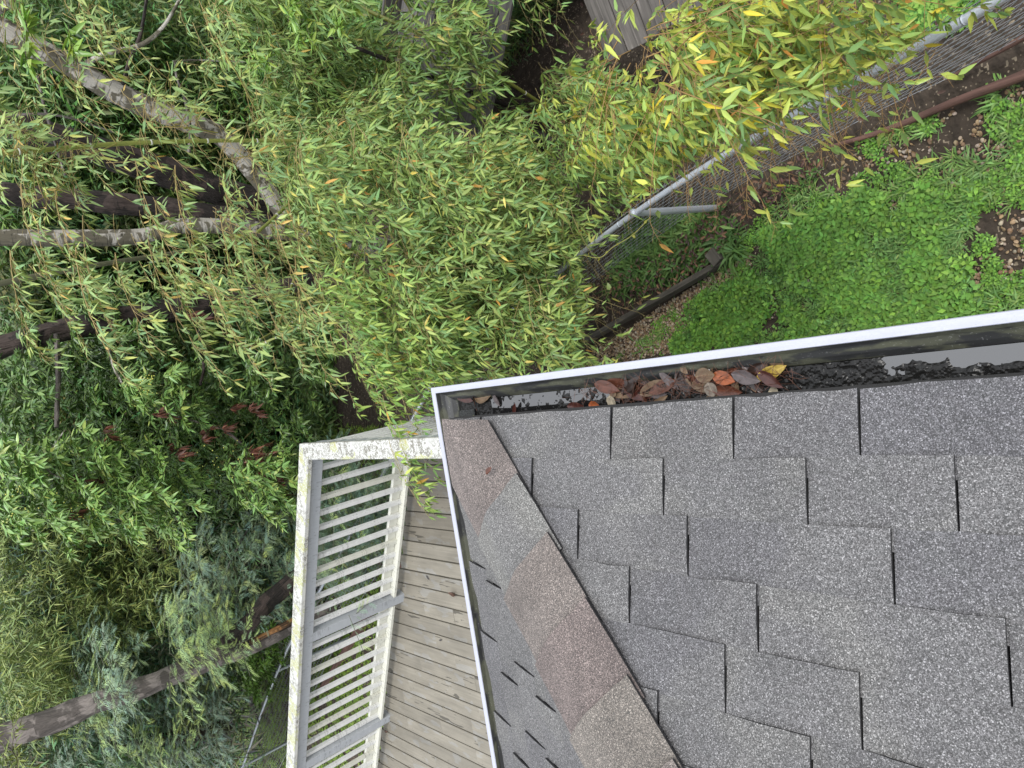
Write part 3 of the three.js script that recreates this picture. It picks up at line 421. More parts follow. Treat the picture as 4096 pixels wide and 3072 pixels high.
  for (let i = 0; i < 11; i++) plank('roof_and_shade_board', 1.8, 0.135, 0.025, -1.32 + i * 0.14 + 0.42, 0, 0.8 + (i % 2) * 0.012);
}

// ------------------------------------------------------------------ foliage
// leaves are gathered first; the largest in view become leaves of their own, the rest one mesh
const UP = V(0, 1, 0);
class Foliage {
  constructor(o) { Object.assign(this, { droop: 0.15, fold: 0.22, hi: true, own: 0 }, o); this.l = []; this.tw = new MB(); }
  leaf(b, d, n, L, W, c) { if (this.open) { const q = toScreen(b.clone().addScaledVector(d, L * 0.6)); for (const [poly, share] of this.open) if (within(poly, q[0], q[1]) && rnd() < share) return; } this.l.push({ b, d, n, L, W, c }); }
  emit(mb, f) {
    const { b, d, L, W, c } = f, side = d.clone().cross(f.n).normalize(), n = side.clone().cross(d).normalize(), q = (t, s, k) => { const dr = this.droop * L * t * t; return [b.x + d.x * L * t + side.x * W * s - n.x * k * W, b.y + d.y * L * t + side.y * W * s - n.y * k * W - dr, b.z + d.z * L * t + side.z * W * s - n.z * k * W]; };
    const F = this.fold, pts = this.hi ? [q(0, 0, 0), q(0.28, 0.5, 0), q(0.28, 0, F), q(0.28, -0.5, 0), q(0.66, 0.36, 0), q(0.66, 0, F), q(0.66, -0.36, 0), q(1, 0, 0)] : [q(0, 0, 0), q(0.4, 0.5, 0), q(0.4, 0, F), q(0.4, -0.5, 0), q(1, 0, 0)];
    const o = mb.p.length / 3; for (const p of pts) mb.v(p[0], p[1], p[2], c);
    for (const k of this.hi ? [0, 2, 1, 0, 3, 2, 1, 5, 4, 1, 2, 5, 2, 6, 5, 2, 3, 6, 4, 5, 7, 5, 6, 7] : [0, 2, 1, 0, 3, 2, 1, 2, 4, 2, 3, 4]) mb.i.push(o + k);
  }
  finish(parent, name, mat, twigMat) {
    for (const f of this.l) { const s = toScreen(f.b); f.s = s[0] > -60 && s[0] < 4160 && s[1] > -60 && s[1] < 3130 ? f.L / s[2] : 0; }
    this.l.sort((a, b) => b.s - a.s);
    const own = this.l.slice(0, this.own), mb = new MB();
    for (const f of this.l.slice(this.own)) this.emit(mb, f);
    if (this.l.length > this.own) part(name, mb.geo(), mat, parent, 'stuff');
    if (own.length) {
      const unit = new MB(); this.emit(unit, { b: V(0, 0, 0), d: V(1, 0, 0), n: UP, L: 1, W: this.ratio ?? 0.2, c: [1, 1, 1] }); const g = unit.geo(), mats = new Map();
      for (const f of own) {
        const key = f.c.map((k) => Math.round(k * 22)).join(); if (!mats.has(key)) { const m = mat.clone(); m.vertexColors = false; m.color.setRGB(f.c[0] * mat.color.r, f.c[1] * mat.color.g, f.c[2] * mat.color.b); mats.set(key, m); }
        const m = part('leaf', g, mats.get(key), parent), side = f.d.clone().cross(f.n).normalize(), n = side.clone().cross(f.d).normalize();
        m.matrix.makeBasis(f.d.clone().multiplyScalar(f.L), n.multiplyScalar(f.L), side.multiplyScalar(f.W / (this.ratio ?? 0.2))).setPosition(f.b); m.matrix.decompose(m.position, m.quaternion, m.scale);
      }
    }
    if (this.tw.n) part('twigs', this.tw.geo(), twigMat, parent, 'stuff');
  }
}
const leafStuff = (o = {}) => new THREE.MeshPhysicalMaterial({ vertexColors: true, side: THREE.DoubleSide, roughness: 0.4, transmission: 0.16, thickness: 0, specularIntensity: 0.7, ...o });
const twigStuff = new THREE.MeshStandardMaterial({ vertexColors: true, roughness: 0.7 });
const mixc = (a, b, t) => a.map((k, i) => lerp(k, b[i], t));
function shade(pal) { let r = rnd(), c = pal[0]; for (const p of pal) { if (r < p[3]) { c = p; break; } r -= p[3]; } const k = R(0.86, 1.3), h = R(-0.12, 0.12); return [c[0] * k * (1 + h), c[1] * k, c[2] * k * (1 - h)]; }
const dirOf = (az, el) => V(Math.cos(az) * Math.cos(el), Math.sin(el), -Math.sin(az) * Math.cos(el));
// a spray: a thin drooping twig with side twiglets that end in fans of leaves
function spray(F, p0, az, el, len, o) {
  const n = 7, pts = [], d = dirOf(az, el), p = p0.clone(); pts.push(p.clone());
  for (let k = 0; k < n; k++) { p.addScaledVector(d, len / n); d.y -= o.hang / n; d.normalize(); d.x += R(-0.06, 0.06); d.z += R(-0.06, 0.06); pts.push(p.clone()); }
  if (o.twig) tube(F.tw, pts, (t) => lerp(o.twig, o.twig * 0.4, t), 3, o.twigColor ?? [0.3, 0.25, 0.1], false);
  for (let k = 1; k <= n; k++) {
    const t = pts[k].clone().sub(pts[k - 1]).normalize(), a = Math.atan2(-t.z, t.x), e = Math.asin(clamp(t.y, -1, 1)), last = k === n, sides = last ? [0] : o.both ? [-1, 1] : [k % 2 ? 1 : -1];
    for (const s of sides) {
      if (rnd() < (o.skip ?? 0.1)) continue;
      const a1 = a + s * R(0.5, 1.1), tl = o.twiglet * R(0.6, 1.3) * (last ? 0.3 : 1), td = dirOf(a1, e + R(-0.3, 0.35)), q = pts[k].clone().addScaledVector(td, tl);
      if (o.twig && tl > 0.02) tube(F.tw, [pts[k], q], () => o.twig * 0.45, 3, o.twigColor ?? [0.3, 0.25, 0.1], false);
      const m = Math.round(R(o.fan[0], o.fan[1]));
      for (let i = 0; i < m; i++) {
        const spread = m > 1 ? (i / (m - 1) - 0.5) * o.spread : 0, ld = dirOf(a1 + spread + R(-0.25, 0.25), e - R(o.tip[0], o.tip[1])), nn = V(R(-1, 1) * o.tilt, 1, R(-1, 1) * o.tilt).normalize(), L = R(o.L[0], o.L[1]) * R(0.75, 1.2);
        F.leaf(q.clone().addScaledVector(td, -R(0, tl * 0.7)), ld, nn, L, L * R(o.W[0], o.W[1]), shade(o.pal));
      }
    }
  }
}
const within = (poly, x, y) => { let c = false; for (let i = 0, j = poly.length - 1; i < poly.length; j = i++) if (poly[i][1] > y !== poly[j][1] > y && x < (poly[j][0] - poly[i][0]) * (y - poly[i][1]) / (poly[j][1] - poly[i][1]) + poly[i][0]) c = !c; return c; };
// thin places in the leafage, where fence, trunks and culm show
const GAPS = {
  fence: [[[2330, 990], [2520, 830], [2700, 700], [2790, 690], [2900, 860], [2850, 1010], [2560, 1150], [2420, 1180], [2330, 1110]], 0.93],
  yard: [[[2790, 700], [2990, 700], [3060, 640], [3300, 520], [3480, 420], [3700, 340], [4140, 260], [4140, 1100], [2790, 1100]], 0.9],
  yardFence: [[[2700, 660], [2900, 575], [3250, 395], [3450, 290], [3750, 110], [3800, 170], [3450, 370], [3250, 475], [2900, 665], [2760, 720]], 0.84],
  mesh: [[[2760, 720], [2900, 665], [3250, 475], [3450, 370], [3800, 170], [3900, 300], [3500, 470], [3200, 600], [2900, 760]], 0.7],
  gravel: [[[2350, 1180], [2560, 1060], [2900, 1000], [2700, 1400], [2330, 1440]], 0.85],
  trunkA: [[[-60, 30], [330, 240], [560, 360], [900, 510], [1060, 680], [1160, 840], [1080, 900], [960, 720], [840, 600], [500, 460], [-60, 170]], 0.72],
  trunkB: [[[-60, 905], [760, 870], [1100, 890], [1260, 900], [1260, 960], [760, 960], [-60, 1000]], 0.5],
  culm: [[[-60, 570], [500, 530], [1300, 530], [1300, 600], [500, 615], [-60, 650]], 0.6],
  dark: [[[60, 640], [700, 640], [900, 780], [900, 880], [60, 860]], 0.12],
  hole: [[[1990, 60], [2330, 20], [2340, 180], [2250, 260], [2060, 260]], 0.7],
};
function inPoly(poly) { const xs = poly.map((p) => p[0]), ys = poly.map((p) => p[1]), x0 = Math.min(...xs), x1 = Math.max(...xs), y0 = Math.min(...ys), y1 = Math.max(...ys); for (;;) { const x = R(x0, x1), y = R(y0, y1); let c = false; for (let i = 0, j = poly.length - 1; i < poly.length; j = i++) if (poly[i][1] > y !== poly[j][1] > y && x < (poly[j][0] - poly[i][0]) * (y - poly[i][1]) / (poly[j][1] - poly[i][1]) + poly[i][0]) c = !c; if (c) return [x, y]; } }
const fill = (F, poly, n, d0, d1, az, el, len, o, bias = 1) => { for (let i = 0; i < n; i++) { const [x, y] = inPoly(poly); spray(F, at(x, y, lerp(d0, d1, rnd() ** bias)), R(az[0], az[1]), R(el[0], el[1]), R(len[0], len[1]), o); } };
const boughs = (F, poly, n, d0, d1, az, len, o, gap = 0.1) => { for (let c = 0; c < n / 5; c++) {   // arching branchlets that spring in fans from one joint, sprays to either side
  const [x, y] = inPoly(poly), joint = at(x, y, lerp(d0, d1, rnd())), a0 = R(az[0], az[1]);
  for (let i = 0; i < 5; i++) {
    const p = joint.clone().add(V(gauss() * 0.07, gauss() * 0.07, gauss() * 0.07)), a = a0 + gauss() * 0.8, d = dirOf(a, R(-0.15, 0.5)), L = R(len[0], len[1]), m = Math.ceil(L / gap), pts = [p.clone()];
    for (let k = 0; k < m; k++) { p.addScaledVector(d, gap); d.y -= R(0.06, 0.18); d.x += R(-0.08, 0.08); d.z += R(-0.08, 0.08); d.normalize(); pts.push(p.clone()); const f = (k + 1) / m; spray(F, p, a + (k % 2 ? 1 : -1) * R(0.3, 1.3) * (k === m - 1 ? 0.2 : 1), R(-0.4, 0.4), R(0.14, 0.26) * (1.15 - 0.35 * f), o); }
    tube(F.tw, pts, (t) => lerp(0.0026, 0.0012, t), 4, o.twigColor ?? [0.3, 0.25, 0.1], false);
  }
} };
const W = Math.PI;                                            // azimuth pointing over the fence, towards the house
// palettes: linear r, g, b, share
const bambooGreen = [[0.225, 0.33, 0.085, 0.5], [0.16, 0.27, 0.085, 0.27], [0.33, 0.41, 0.11, 0.2], [0.5, 0.44, 0.1, 0.02], [0.55, 0.31, 0.08, 0.01]];
const bambooDeepShade = [[0.2, 0.31, 0.075, 0.55], [0.16, 0.27, 0.085, 0.28], [0.28, 0.36, 0.09, 0.155], [0.45, 0.36, 0.09, 0.015]];  // older leaf greens, darkened a little to paint in depth shade
const bambooYellow = [[0.44, 0.5, 0.1, 0.38], [0.32, 0.44, 0.1, 0.32], [0.2, 0.33, 0.1, 0.26], [0.58, 0.5, 0.05, 0.03], [0.6, 0.3, 0.07, 0.01]];
const bb = { hang: 0.6, twig: 0.0012, twiglet: 0.05, fan: [2, 4], spread: 2.0, tip: [-0.2, 0.9], tilt: 0.7, L: [0.05, 0.09], W: [0.2, 0.28], pal: bambooGreen, both: false, skip: 0.08 };
const culmMap = tex(256, (x, y, n) => { const u = x / n, v = y / n, b = fbm(u * 4, v * 8, 4, 401, 4), s = noise(u * 30, v * 90, 30, 402); return [0.7 + 0.3 * b, 0.75 + 0.25 * b, 0.7 + 0.2 * b].map((k) => k * (s > 0.92 ? 0.7 : 1)); }, true, 3);
const culmMats = [[0.3, 0.33, 0.09], [0.12, 0.12, 0.08], [0.27, 0.28, 0.07]].map((c) => new THREE.MeshStandardMaterial({ color: rgb(...c), map: culmMap, roughness: 0.45 })), nodeMat = new THREE.MeshStandardMaterial({ color: rgb(0.6, 0.6, 0.54), roughness: 0.8 });
function culm(parent, pts, r, gap, mat = culmMats[0]) {
  const c = curve(pts, 60), mb = new MB(); tube(mb, c, (t) => lerp(r, r * 0.7, t), 9); part('culm', mb.geo(), mat, parent);
  let s = 0, next = gap * 0.5; for (let k = 1; k < c.length; k++) { s += c[k].distanceTo(c[k - 1]); if (s > next) { next += gap; const t = c[k].clone().sub(c[k - 1]).normalize(), n = new MB(), rr = lerp(r, r * 0.7, k / 60); tube(n, [c[k].clone().addScaledVector(t, -0.006), c[k], c[k].clone().addScaledVector(t, 0.006)], (q) => rr * (q === 0.5 ? 1.22 : 1.06), 9); part('node_ring', n.geo(), nodeMat, parent); } }
  return c;
}
const leafA = leafStuff(), leafGloss = leafStuff({ roughness: 0.32, transmission: 0.14, specularIntensity: 1 });
{ // 1 yellow green bamboo over the fence, nearest
  const b = thing('bamboo', 'yellow green bamboo spilling over the chain link fence, top right', 'bamboo'), F = new Foliage({ own: 300, ratio: 0.19, open: [GAPS.fence, GAPS.yard, GAPS.yardFence, GAPS.mesh, GAPS.gravel] });
  const o = { ...bb, pal: bambooYellow, L: [0.05, 0.08], W: [0.2, 0.28], twiglet: 0.045, tip: [0.2, 1.1], spread: 1.7, twigColor: [0.28, 0.17, 0.06] };
  fill(F, [[2560, -60], [3520, -60], [3640, 20], [3560, 120], [3300, 240], [3000, 360], [2780, 420], [2520, 330]], 85, 2.8, 3.6, [W - 1.6, W + 1.6], [-0.3, 0.4], [0.22, 0.34], o);
  boughs(F, [[2600, -120], [3450, -120], [3480, 20], [3250, 130], [2950, 230], [2720, 300], [2540, 250]], 60, 2.75, 3.45, [W - 1.0, W + 1.0], [0.3, 0.55], o);
  boughs(F, [[2440, 200], [2600, 180], [2660, 330], [2480, 380]], 8, 3.0, 3.5, [W - 0.9, W + 0.9], [0.3, 0.5], o);
  fill(F, [[2420, 380], [2640, 400], [2760, 480], [2740, 560], [2640, 560], [2440, 500]], 18, 3.0, 3.6, [W - 0.7, W + 0.7], [-0.4, 0.1], [0.25, 0.36], { ...o, pal: [...bambooGreen.slice(0, 3), [0.35, 0.36, 0.05, 0.2]] });
  for (const [x, y, l] of [[2960, 520, 0.36], [3010, 500, 0.4], [2800, 520, 0.22], [2900, 540, 0.2], [3120, 440, 0.2], [2720, 560, 0.2], [3080, 560, 0.3]]) spray(F, at(x, y, R(2.95, 3.2)), W + R(-0.3, 0.3), -0.1, l, { ...o, hang: 0.5 });
  for (const [x, y, l, a] of [[3620, 190, 0.5, W - 1.0], [3560, 260, 0.4, W - 0.8], [3700, 120, 0.3, W - 1.0], [3420, 290, 0.3, W - 0.3], [3740, 210, 0.3, W - 0.8]]) spray(F, at(x, y, 2.9), a, 0, l, { ...o, hang: 0.35, skip: 0.35, pal: [...bambooGreen.slice(0, 3), [0.4, 0.4, 0.05, 0.25]] });
  culm(b, [V(1.9, -0.2, -1.9), V(1.95, 1.3, -1.9), at(2900, -40, 3.6), at(2700, 180, 3.4)], 0.012, 0.22, new THREE.MeshStandardMaterial({ color: rgb(0.16, 0.085, 0.05), roughness: 0.6 }));
  culm(b, [V(1.7, -0.2, -1.2), V(1.75, 1.4, -1.2), at(3500, -40, 3.3), at(3350, 200, 3.1)], 0.01, 0.2);
  F.finish(b, 'foliage', leafA, twigStuff);
}
{ // 2 the dense green mass over the middle of the fence
  const b = thing('bamboo', 'dense green bamboo drooping over the fence in the middle of the picture', 'bamboo'), F = new Foliage({ own: 150, ratio: 0.18, open: [GAPS.fence, GAPS.gravel, GAPS.trunkA] });
  fill(F, [[1100, 560], [1500, 520], [1900, 560], [2200, 620], [2330, 760], [2320, 1000], [2200, 1120], [2050, 1180], [1800, 1180], [1500, 1150], [1250, 1000]], 90, 5.8, 6.8, [W - 1.7, W + 1.7], [-0.4, 0.5], [0.24, 0.42], bb);
  boughs(F, [[1000, 450], [1500, 430], [1900, 460], [2180, 540], [2280, 700], [2260, 900], [2100, 1000], [1800, 1050], [1500, 1020], [1200, 880]], 200, 4.8, 6.2, [W - 1.2, W + 1.2], [0.4, 0.9], bb);
  fill(F, [[1500, 1100], [2050, 1100], [2250, 1150], [2300, 1300], [2180, 1330], [1900, 1360], [1700, 1450], [1560, 1400]], 50, 4.7, 5.4, [W - 1.3, W + 1.3], [-0.5, 0.2], [0.24, 0.38], bb);
  boughs(F, [[1500, 1000], [2000, 1000], [2180, 1050], [2220, 1180], [2050, 1230], [1750, 1280], [1600, 1260]], 46, 4.5, 5.2, [W - 1.0, W + 1.0], [0.4, 0.7], bb);
  for (const [x, y] of [[2180, 1080], [2250, 1120], [2120, 1150], [2060, 1200], [2200, 1180], [1980, 1230], [2280, 1050], [2240, 1220]]) spray(F, at(x, y, R(4.5, 4.9)), W + R(-0.4, 0.4), -0.2, R(0.35, 0.5), { ...bb, hang: 0.5 });
  culm(b, [V(1.9, -0.8, -5.2), V(1.85, 0.8, -5.1), V(1.6, 2.2, -4.9), V(1.1, 3.0, -4.7)], 0.016, 0.3); culm(b, [V(1.5, -0.9, -6), V(1.4, 1, -5.9), V(1.1, 2.1, -5.7), V(0.5, 2.7, -5.3)], 0.016, 0.3);
  F.finish(b, 'foliage', leafA, twigStuff);
}
{ // 3 bamboo behind, upper middle, its greens darkened a little for depth shade
  const b = thing('bamboo', 'green bamboo with leaves coloured darker for depth, along the top middle edge, behind the rest', 'bamboo'), F = new Foliage({ own: 60, ratio: 0.17, open: [GAPS.fence, GAPS.hole] });
  const o = { ...bb, pal: bambooDeepShade, L: [0.07, 0.12], W: [0.16, 0.23], twig: 0.0014 };
  fill(F, [[780, -80], [1950, -80], [2000, 80], [1960, 250], [2100, 300], [2380, 330], [2420, 560], [2320, 720], [1800, 620], [1300, 580], [950, 380]], 130, 6.8, 8, [W - 1.7, W + 1.7], [-0.6, 0.3], [0.35, 0.5], o);
  boughs(F, [[780, -200], [1900, -200], [1950, 60], [1900, 180], [2080, 240], [2330, 300], [2380, 480], [2250, 600], [1800, 520], [1300, 460], [900, 250]], 110, 6.2, 7.4, [W - 1.3, W + 1.3], [0.5, 1.0], o);
  fill(F, [[2100, 250], [2420, 260], [2560, 420], [2480, 760], [2380, 800], [2200, 520]], 110, 5.0, 5.8, [W - 1, W + 1], [-0.6, 0.1], [0.3, 0.42], { ...bb, pal: bambooDeepShade });
  fill(F, [[2050, -60], [2330, -60], [2340, 120], [2230, 160], [2080, 60]], 10, 5.6, 6.0, [W - 1, W + 1], [-0.6, 0.1], [0.3, 0.4], { ...bb, pal: bambooDeepShade, skip: 0.4 });
  const c = culm(b, [at(1000, -240, 7.4), at(1426, 19, 6.9), at(1700, 145, 6.6), at(1930, 266, 6.4), V(1.95, -0.8, -4.6)], 0.02, 0.42, culmMats[2]);
  for (const [x, y, x1, y1] of [[1560, 60, 1590, 0], [1690, 130, 1600, -30], [1890, 240, 1770, 60]]) { const mb = F.tw; tube(mb, [at(x, y, 6.7), at(x1, y1, 6.5)], () => 0.006, 5, [0.24, 0.24, 0.07], false); }
  F.finish(b, 'foliage', leafA, twigStuff);
}
{ // 4 sparse bamboo with a long green culm, upper left
  const b = thing('bamboo', 'sparse bamboo with one long straight green culm crossing the pale trunk', 'bamboo'), F = new Foliage({ own: 200, ratio: 0.19, open: [GAPS.trunkA, GAPS.trunkB, GAPS.culm, GAPS.dark] });
  const o = { ...bb, twig: 0.0022, twigColor: [0.36, 0.27, 0.1], twiglet: 0.06, fan: [1, 3], L: [0.05, 0.09], W: [0.17, 0.26], pal: [[0.28, 0.38, 0.12, 0.55], [0.2, 0.32, 0.12, 0.28], [0.4, 0.46, 0.13, 0.14], [0.55, 0.4, 0.12, 0.03]], skip: 0.24 };
  const C = [at(-90, 612, 4.9), at(120, 603, 5.0), at(466, 575, 5.15), at(800, 563, 5.35), at(1080, 562, 5.55), at(1300, 566, 5.75), at(1700, 600, 6.2)];
  culm(b, C, 0.0155, 0.36, culmMats[0]);
  const br = (list, d0, d1, r = 0.004) => { const pts = curve(list.map((p, i) => at(p[0], p[1], lerp(d0, d1, i / (list.length - 1)))), 16); tube(F.tw, pts, (t) => lerp(r, r * 0.4, t), 5, [0.3, 0.27, 0.07], false); return pts; };
  for (const l of [[[466, 575], [315, 370], [130, 150], [0, -10]], [[797, 563], [600, 330], [380, 80], [280, -40]], [[1082, 560], [950, 300], [830, 80], [780, -40]], [[466, 575], [290, 640], [120, 640], [-40, 600]], [[290, 600], [270, 720], [100, 830]], [[1230, 570], [1010, 620], [880, 640]], [[870, 530], [700, 505], [560, 520]], [[120, 600], [60, 520], [-40, 420]]]) {
    const p = br(l, 5.1, 4.7); for (let k = 3; k < p.length; k++) for (let z = 0; z < 2; z++) if (rnd() < 0.75) spray(F, p[k], R(0, 6.28), R(-0.2, 0.5), R(0.14, 0.26), { ...o, hang: 0.5 });
  }
  // long streamers hanging out over the slope
  for (const [x, y, l] of [[80, 700, 0.6], [150, 900, 0.75], [330, 860, 0.7], [540, 640, 0.8], [620, 800, 0.7], [590, 950, 0.8], [760, 880, 0.8], [880, 860, 0.9], [1000, 900, 0.8], [1100, 880, 0.8], [40, 1000, 0.6], [300, 980, 0.7], [720, 1060, 0.7], [1060, 1080, 0.7], [1180, 1020, 0.8], [1260, 1060, 0.6], [900, 700, 0.6], [700, 660, 0.5], [1150, 760, 0.6], [220, 760, 0.5], [460, 1010, 0.6], [820, 1010, 0.7]]) {
    const d = R(4.5, 5.3), a0 = at(x, y, d), az = W + R(-0.35, 0.35), pts = [a0.clone()]; const dd = dirOf(az, 0.1), p = a0.clone(); for (let k = 0; k < 10; k++) { p.addScaledVector(dd, l / 10); dd.y -= 0.05; dd.normalize(); pts.push(p.clone()); }
    tube(F.tw, pts, (t) => lerp(0.003, 0.001, t), 4, [0.34, 0.25, 0.1], false);
    for (let k = 0; k <= 10; k++) { if (rnd() < 0.9) spray(F, pts[k], az + R(-1.2, 1.2), R(-0.3, 0.3), R(0.1, 0.2), { ...o, hang: 0.6, fan: [1, 3] }); }
  }
  fill(F, [[-40, -40], [900, -40], [1000, 500], [1100, 900], [700, 1100], [-40, 1250]], 120, 5.5, 6.8, [W - 1.4, W + 1.4], [-0.5, 0.4], [0.2, 0.36], o);
  fill(F, [[700, 900], [1150, 700], [1350, 900], [1350, 1200], [1000, 1250], [750, 1150]], 90, 5.2, 6.2, [W - 1.2, W + 1.2], [-0.5, 0.2], [0.25, 0.4], { ...o, skip: 0.12 });
  F.finish(b, 'foliage', leafA, twigStuff);
}
{ // 5 bamboo reaching down over the railing corner
  const b = thing('bamboo', 'bright green bamboo arching down onto the railing corner by the gutter', 'bamboo'), F = new Foliage({ own: 220, ratio: 0.18 });
  const o = { ...bb, pal: [[0.26, 0.4, 0.09, 0.5], [0.18, 0.32, 0.09, 0.3], [0.36, 0.46, 0.11, 0.185], [0.55, 0.34, 0.06, 0.015]], L: [0.05, 0.085] };
  fill(F, [[1240, 1050], [1500, 1000], [1760, 1150], [1750, 1330], [1680, 1480], [1500, 1520], [1420, 1430], [1350, 1250]], 190, 4.5, 5.4, [W - 0.9, W + 0.9], [-0.5, 0.2], [0.26, 0.42], o);
  for (const [x, y, l] of [[1560, 1480, 0.55], [1600, 1560, 0.5], [1480, 1440, 0.4], [1420, 1420, 0.35], [1640, 1500, 0.5], [1530, 1580, 0.5], [1590, 1700, 0.5], [1570, 1800, 0.5], [1650, 1620, 0.35], [1380, 1500, 0.3], [1680, 1450, 0.3], [1560, 1660, 0.4], [1600, 1760, 0.45], [1540, 1620, 0.5], [1570, 1720, 0.55], [1600, 1680, 0.5], [1555, 1760, 0.5], [1615, 1830, 0.4], [1500, 1540, 0.45], [1450, 1480, 0.4], [1585, 1850, 0.45]]) spray(F, at(x, y, R(4.45, 4.75)), W + R(-0.25, 0.25), -0.15, l, { ...o, hang: 0.45, twig: 0.0018 });
  culm(b, [V(0.9, -0.8, -7.6), V(0.8, 1.2, -7.2), V(0.4, 2.6, -6.3), at(1500, 1250, 5.0), at(1560, 1500, 4.6)], 0.012, 0.3);
  F.finish(b, 'foliage', leafA, twigStuff);
}
{ // dark old culm lower in the same thicket
  const b = thing('bamboo', 'leafless dark grey bamboo culm slanting behind the hanging twigs, left edge', 'bamboo');
  culm(b, [at(-80, 1150, 6.6), at(158, 1101, 6.7), at(443, 1050, 6.9), at(728, 1006, 7.2), at(1000, 950, 7.6)], 0.024, 0.9, culmMats[1]);
}

// ------------------------------------------------------------------ trees
const bark = (s, pale, dark, cut) => tex(512, (x, y, n) => { const u = x / n, v = y / n, w = fbm(u * 8, v * 8, 8, s + 9, 5), a = fbm(u * 5 + w * 1.5, v * 7 + w, 1 << 20, s, 6), r = fbm(u * 44 + 6 * w, v * 9 + 3 * w, 1 << 20, s + 5, 4), c = fbm(u * 7, v * 44, 7, s + 7, 4); let k = sstep(cut - 0.07, cut + 0.07, a); let t = mixc(dark, pale, k).map((q) => q * (0.72 + 0.56 * r)); if (c + 0.25 * (w - 0.5) > 0.7 && pale[0] > 0.2) t = t.map((q) => q * 0.5); return t; }, true, 1.6);
const bumpBark = tex(512, (x, y, n) => fbm(x / n * 40, y / n * 6, 40, 431, 4), false, 1.6);
const barkPale = new THREE.MeshStandardMaterial({ map: bark(441, [0.36, 0.34, 0.3], [0.095, 0.085, 0.06], 0.5), bumpMap: bumpBark, bumpScale: 0.01, roughness: 0.9 });
const barkDark = new THREE.MeshStandardMaterial({ map: bark(451, [0.065, 0.048, 0.042], [0.025, 0.02, 0.018], 0.5), bumpMap: bumpBark, bumpScale: 0.03, roughness: 0.95 });
const barkGrey = new THREE.MeshStandardMaterial({ map: bark(461, [0.2, 0.175, 0.16], [0.09, 0.078, 0.07], 0.5), bumpMap: bumpBark, bumpScale: 0.02, roughness: 0.9 });
const barkSplit = new THREE.MeshStandardMaterial({ map: bark(471, [0.4, 0.2, 0.08], [0.12, 0.07, 0.04], 0.5), bumpMap: bumpBark, bumpScale: 0.02, roughness: 0.9 });
const limb = (parent, name, pts, r0, r1, mat, sides = 12, wob = 0.14) => { const mb = new MB(); tube(mb, curve(pts, Math.max(14, pts.length * 10)), (t) => lerp(r0, r1, t), sides, null, true, wob); return part(name, mb.geo(), mat, parent); };
{
  const t = thing('tree', 'pale mottled tree with a leaning trunk and bare branches, upper left', 'tree');
  limb(t, 'trunk', [out(-200, 10, 7.6), out(0, 114, 7.5), out(316, 285, 7.4), out(538, 405, 7.3), out(886, 551, 7.2), out(1040, 720, 7.2), out(1150, 860, 7.2), out(1300, 960, 7.2), out(1600, 1000, 7.3)].reverse(), 0.105, 0.085, barkPale, 14);
  limb(t, 'branch', [out(310, 275, 7.3), out(420, 215, 7.0), out(560, 180, 6.9), out(640, 120, 6.8), out(700, 30, 6.7), out(735, -40, 6.7)], 0.024, 0.011, barkPale, 7);
  limb(t, 'branch', [out(490, 345, 7.3), out(515, 250, 7.2), out(560, 140, 7.1), out(590, -30, 7.1)], 0.02, 0.012, barkDark, 7);
  limb(t, 'branch', [out(700, 245, 6.9), out(705, 300, 6.9), out(740, 400, 7.0), out(760, 520, 7.0), out(755, 610, 7.0)], 0.012, 0.018, barkGrey, 6); limb(t, 'branch', [out(690, 245, 6.9), out(790, 240, 6.9), out(1010, 250, 6.9)], 0.009, 0.006, barkPale, 6);
  limb(t, 'branch', [out(0, 470, 7.4), out(120, 455, 7.3), out(250, 465, 7.2), out(460, 530, 7.2)], 0.012, 0.008, barkGrey, 6); limb(t, 'branch', [out(150, 300, 7.6), out(170, 400, 7.6), out(205, 520, 7.6), out(260, 700, 7.7)], 0.018, 0.014, barkGrey, 6);
  limb(t, 'branch', [out(-40, 50, 7.2), out(20, 20, 7.1), out(60, -30, 7.0)], 0.04, 0.03, barkPale, 8);
}
{
  const t = thing('tree', 'slim upright trunk with pale grey and black bark, left edge', 'tree');
  limb(t, 'trunk', [out(-150, 952, 7.9), out(0, 950, 7.8), out(316, 951, 7.6), out(570, 943, 7.5), out(728, 905, 7.4), out(900, 905, 7.3), out(1076, 924, 7.25), out(1250, 945, 7.2), out(1600, 985, 7.2)].reverse(), 0.078, 0.07, barkPale, 14);
}
{
  const t = thing('tree', 'thick dark brown trunk behind the long bamboo culm', 'tree'); limb(t, 'trunk', [out(-150, 440, 10), out(40, 500, 10), out(380, 600, 10), out(700, 700, 10), out(1000, 800, 10), out(1700, 900, 10)].reverse(), 0.2, 0.15, barkDark, 16, 0.2);
  const t2 = thing('tree', 'dark reddish trunk just above the slim pale trunk', 'tree'); limb(t2, 'trunk', [out(-150, 760, 9.4), out(200, 790, 9.3), out(550, 820, 9.2), out(900, 870, 9.1), out(1300, 940, 9), out(1800, 960, 9)].reverse(), 0.14, 0.11, barkDark, 16, 0.2);
}
const bayPal = [[0.115, 0.205, 0.055, 0.5], [0.16, 0.265, 0.065, 0.3], [0.085, 0.155, 0.05, 0.2]], bayLitTops = [[0.2, 0.33, 0.085, 0.55], [0.15, 0.27, 0.07, 0.3], [0.29, 0.38, 0.1, 0.15]], deadPal = [[0.17, 0.07, 0.045, 0.6], [0.11, 0.05, 0.035, 0.4]];  // the lighter bay greens carry the lit crown tops in their colour
const bay = { hang: 0.3, twig: 0.002, twigColor: [0.1, 0.08, 0.05], twiglet: 0.03, fan: [3, 5], spread: 2.6, tip: [-0.5, 0.7], tilt: 0.8, L: [0.065, 0.115], W: [0.25, 0.34], pal: bayPal, both: true, skip: 0.15 };
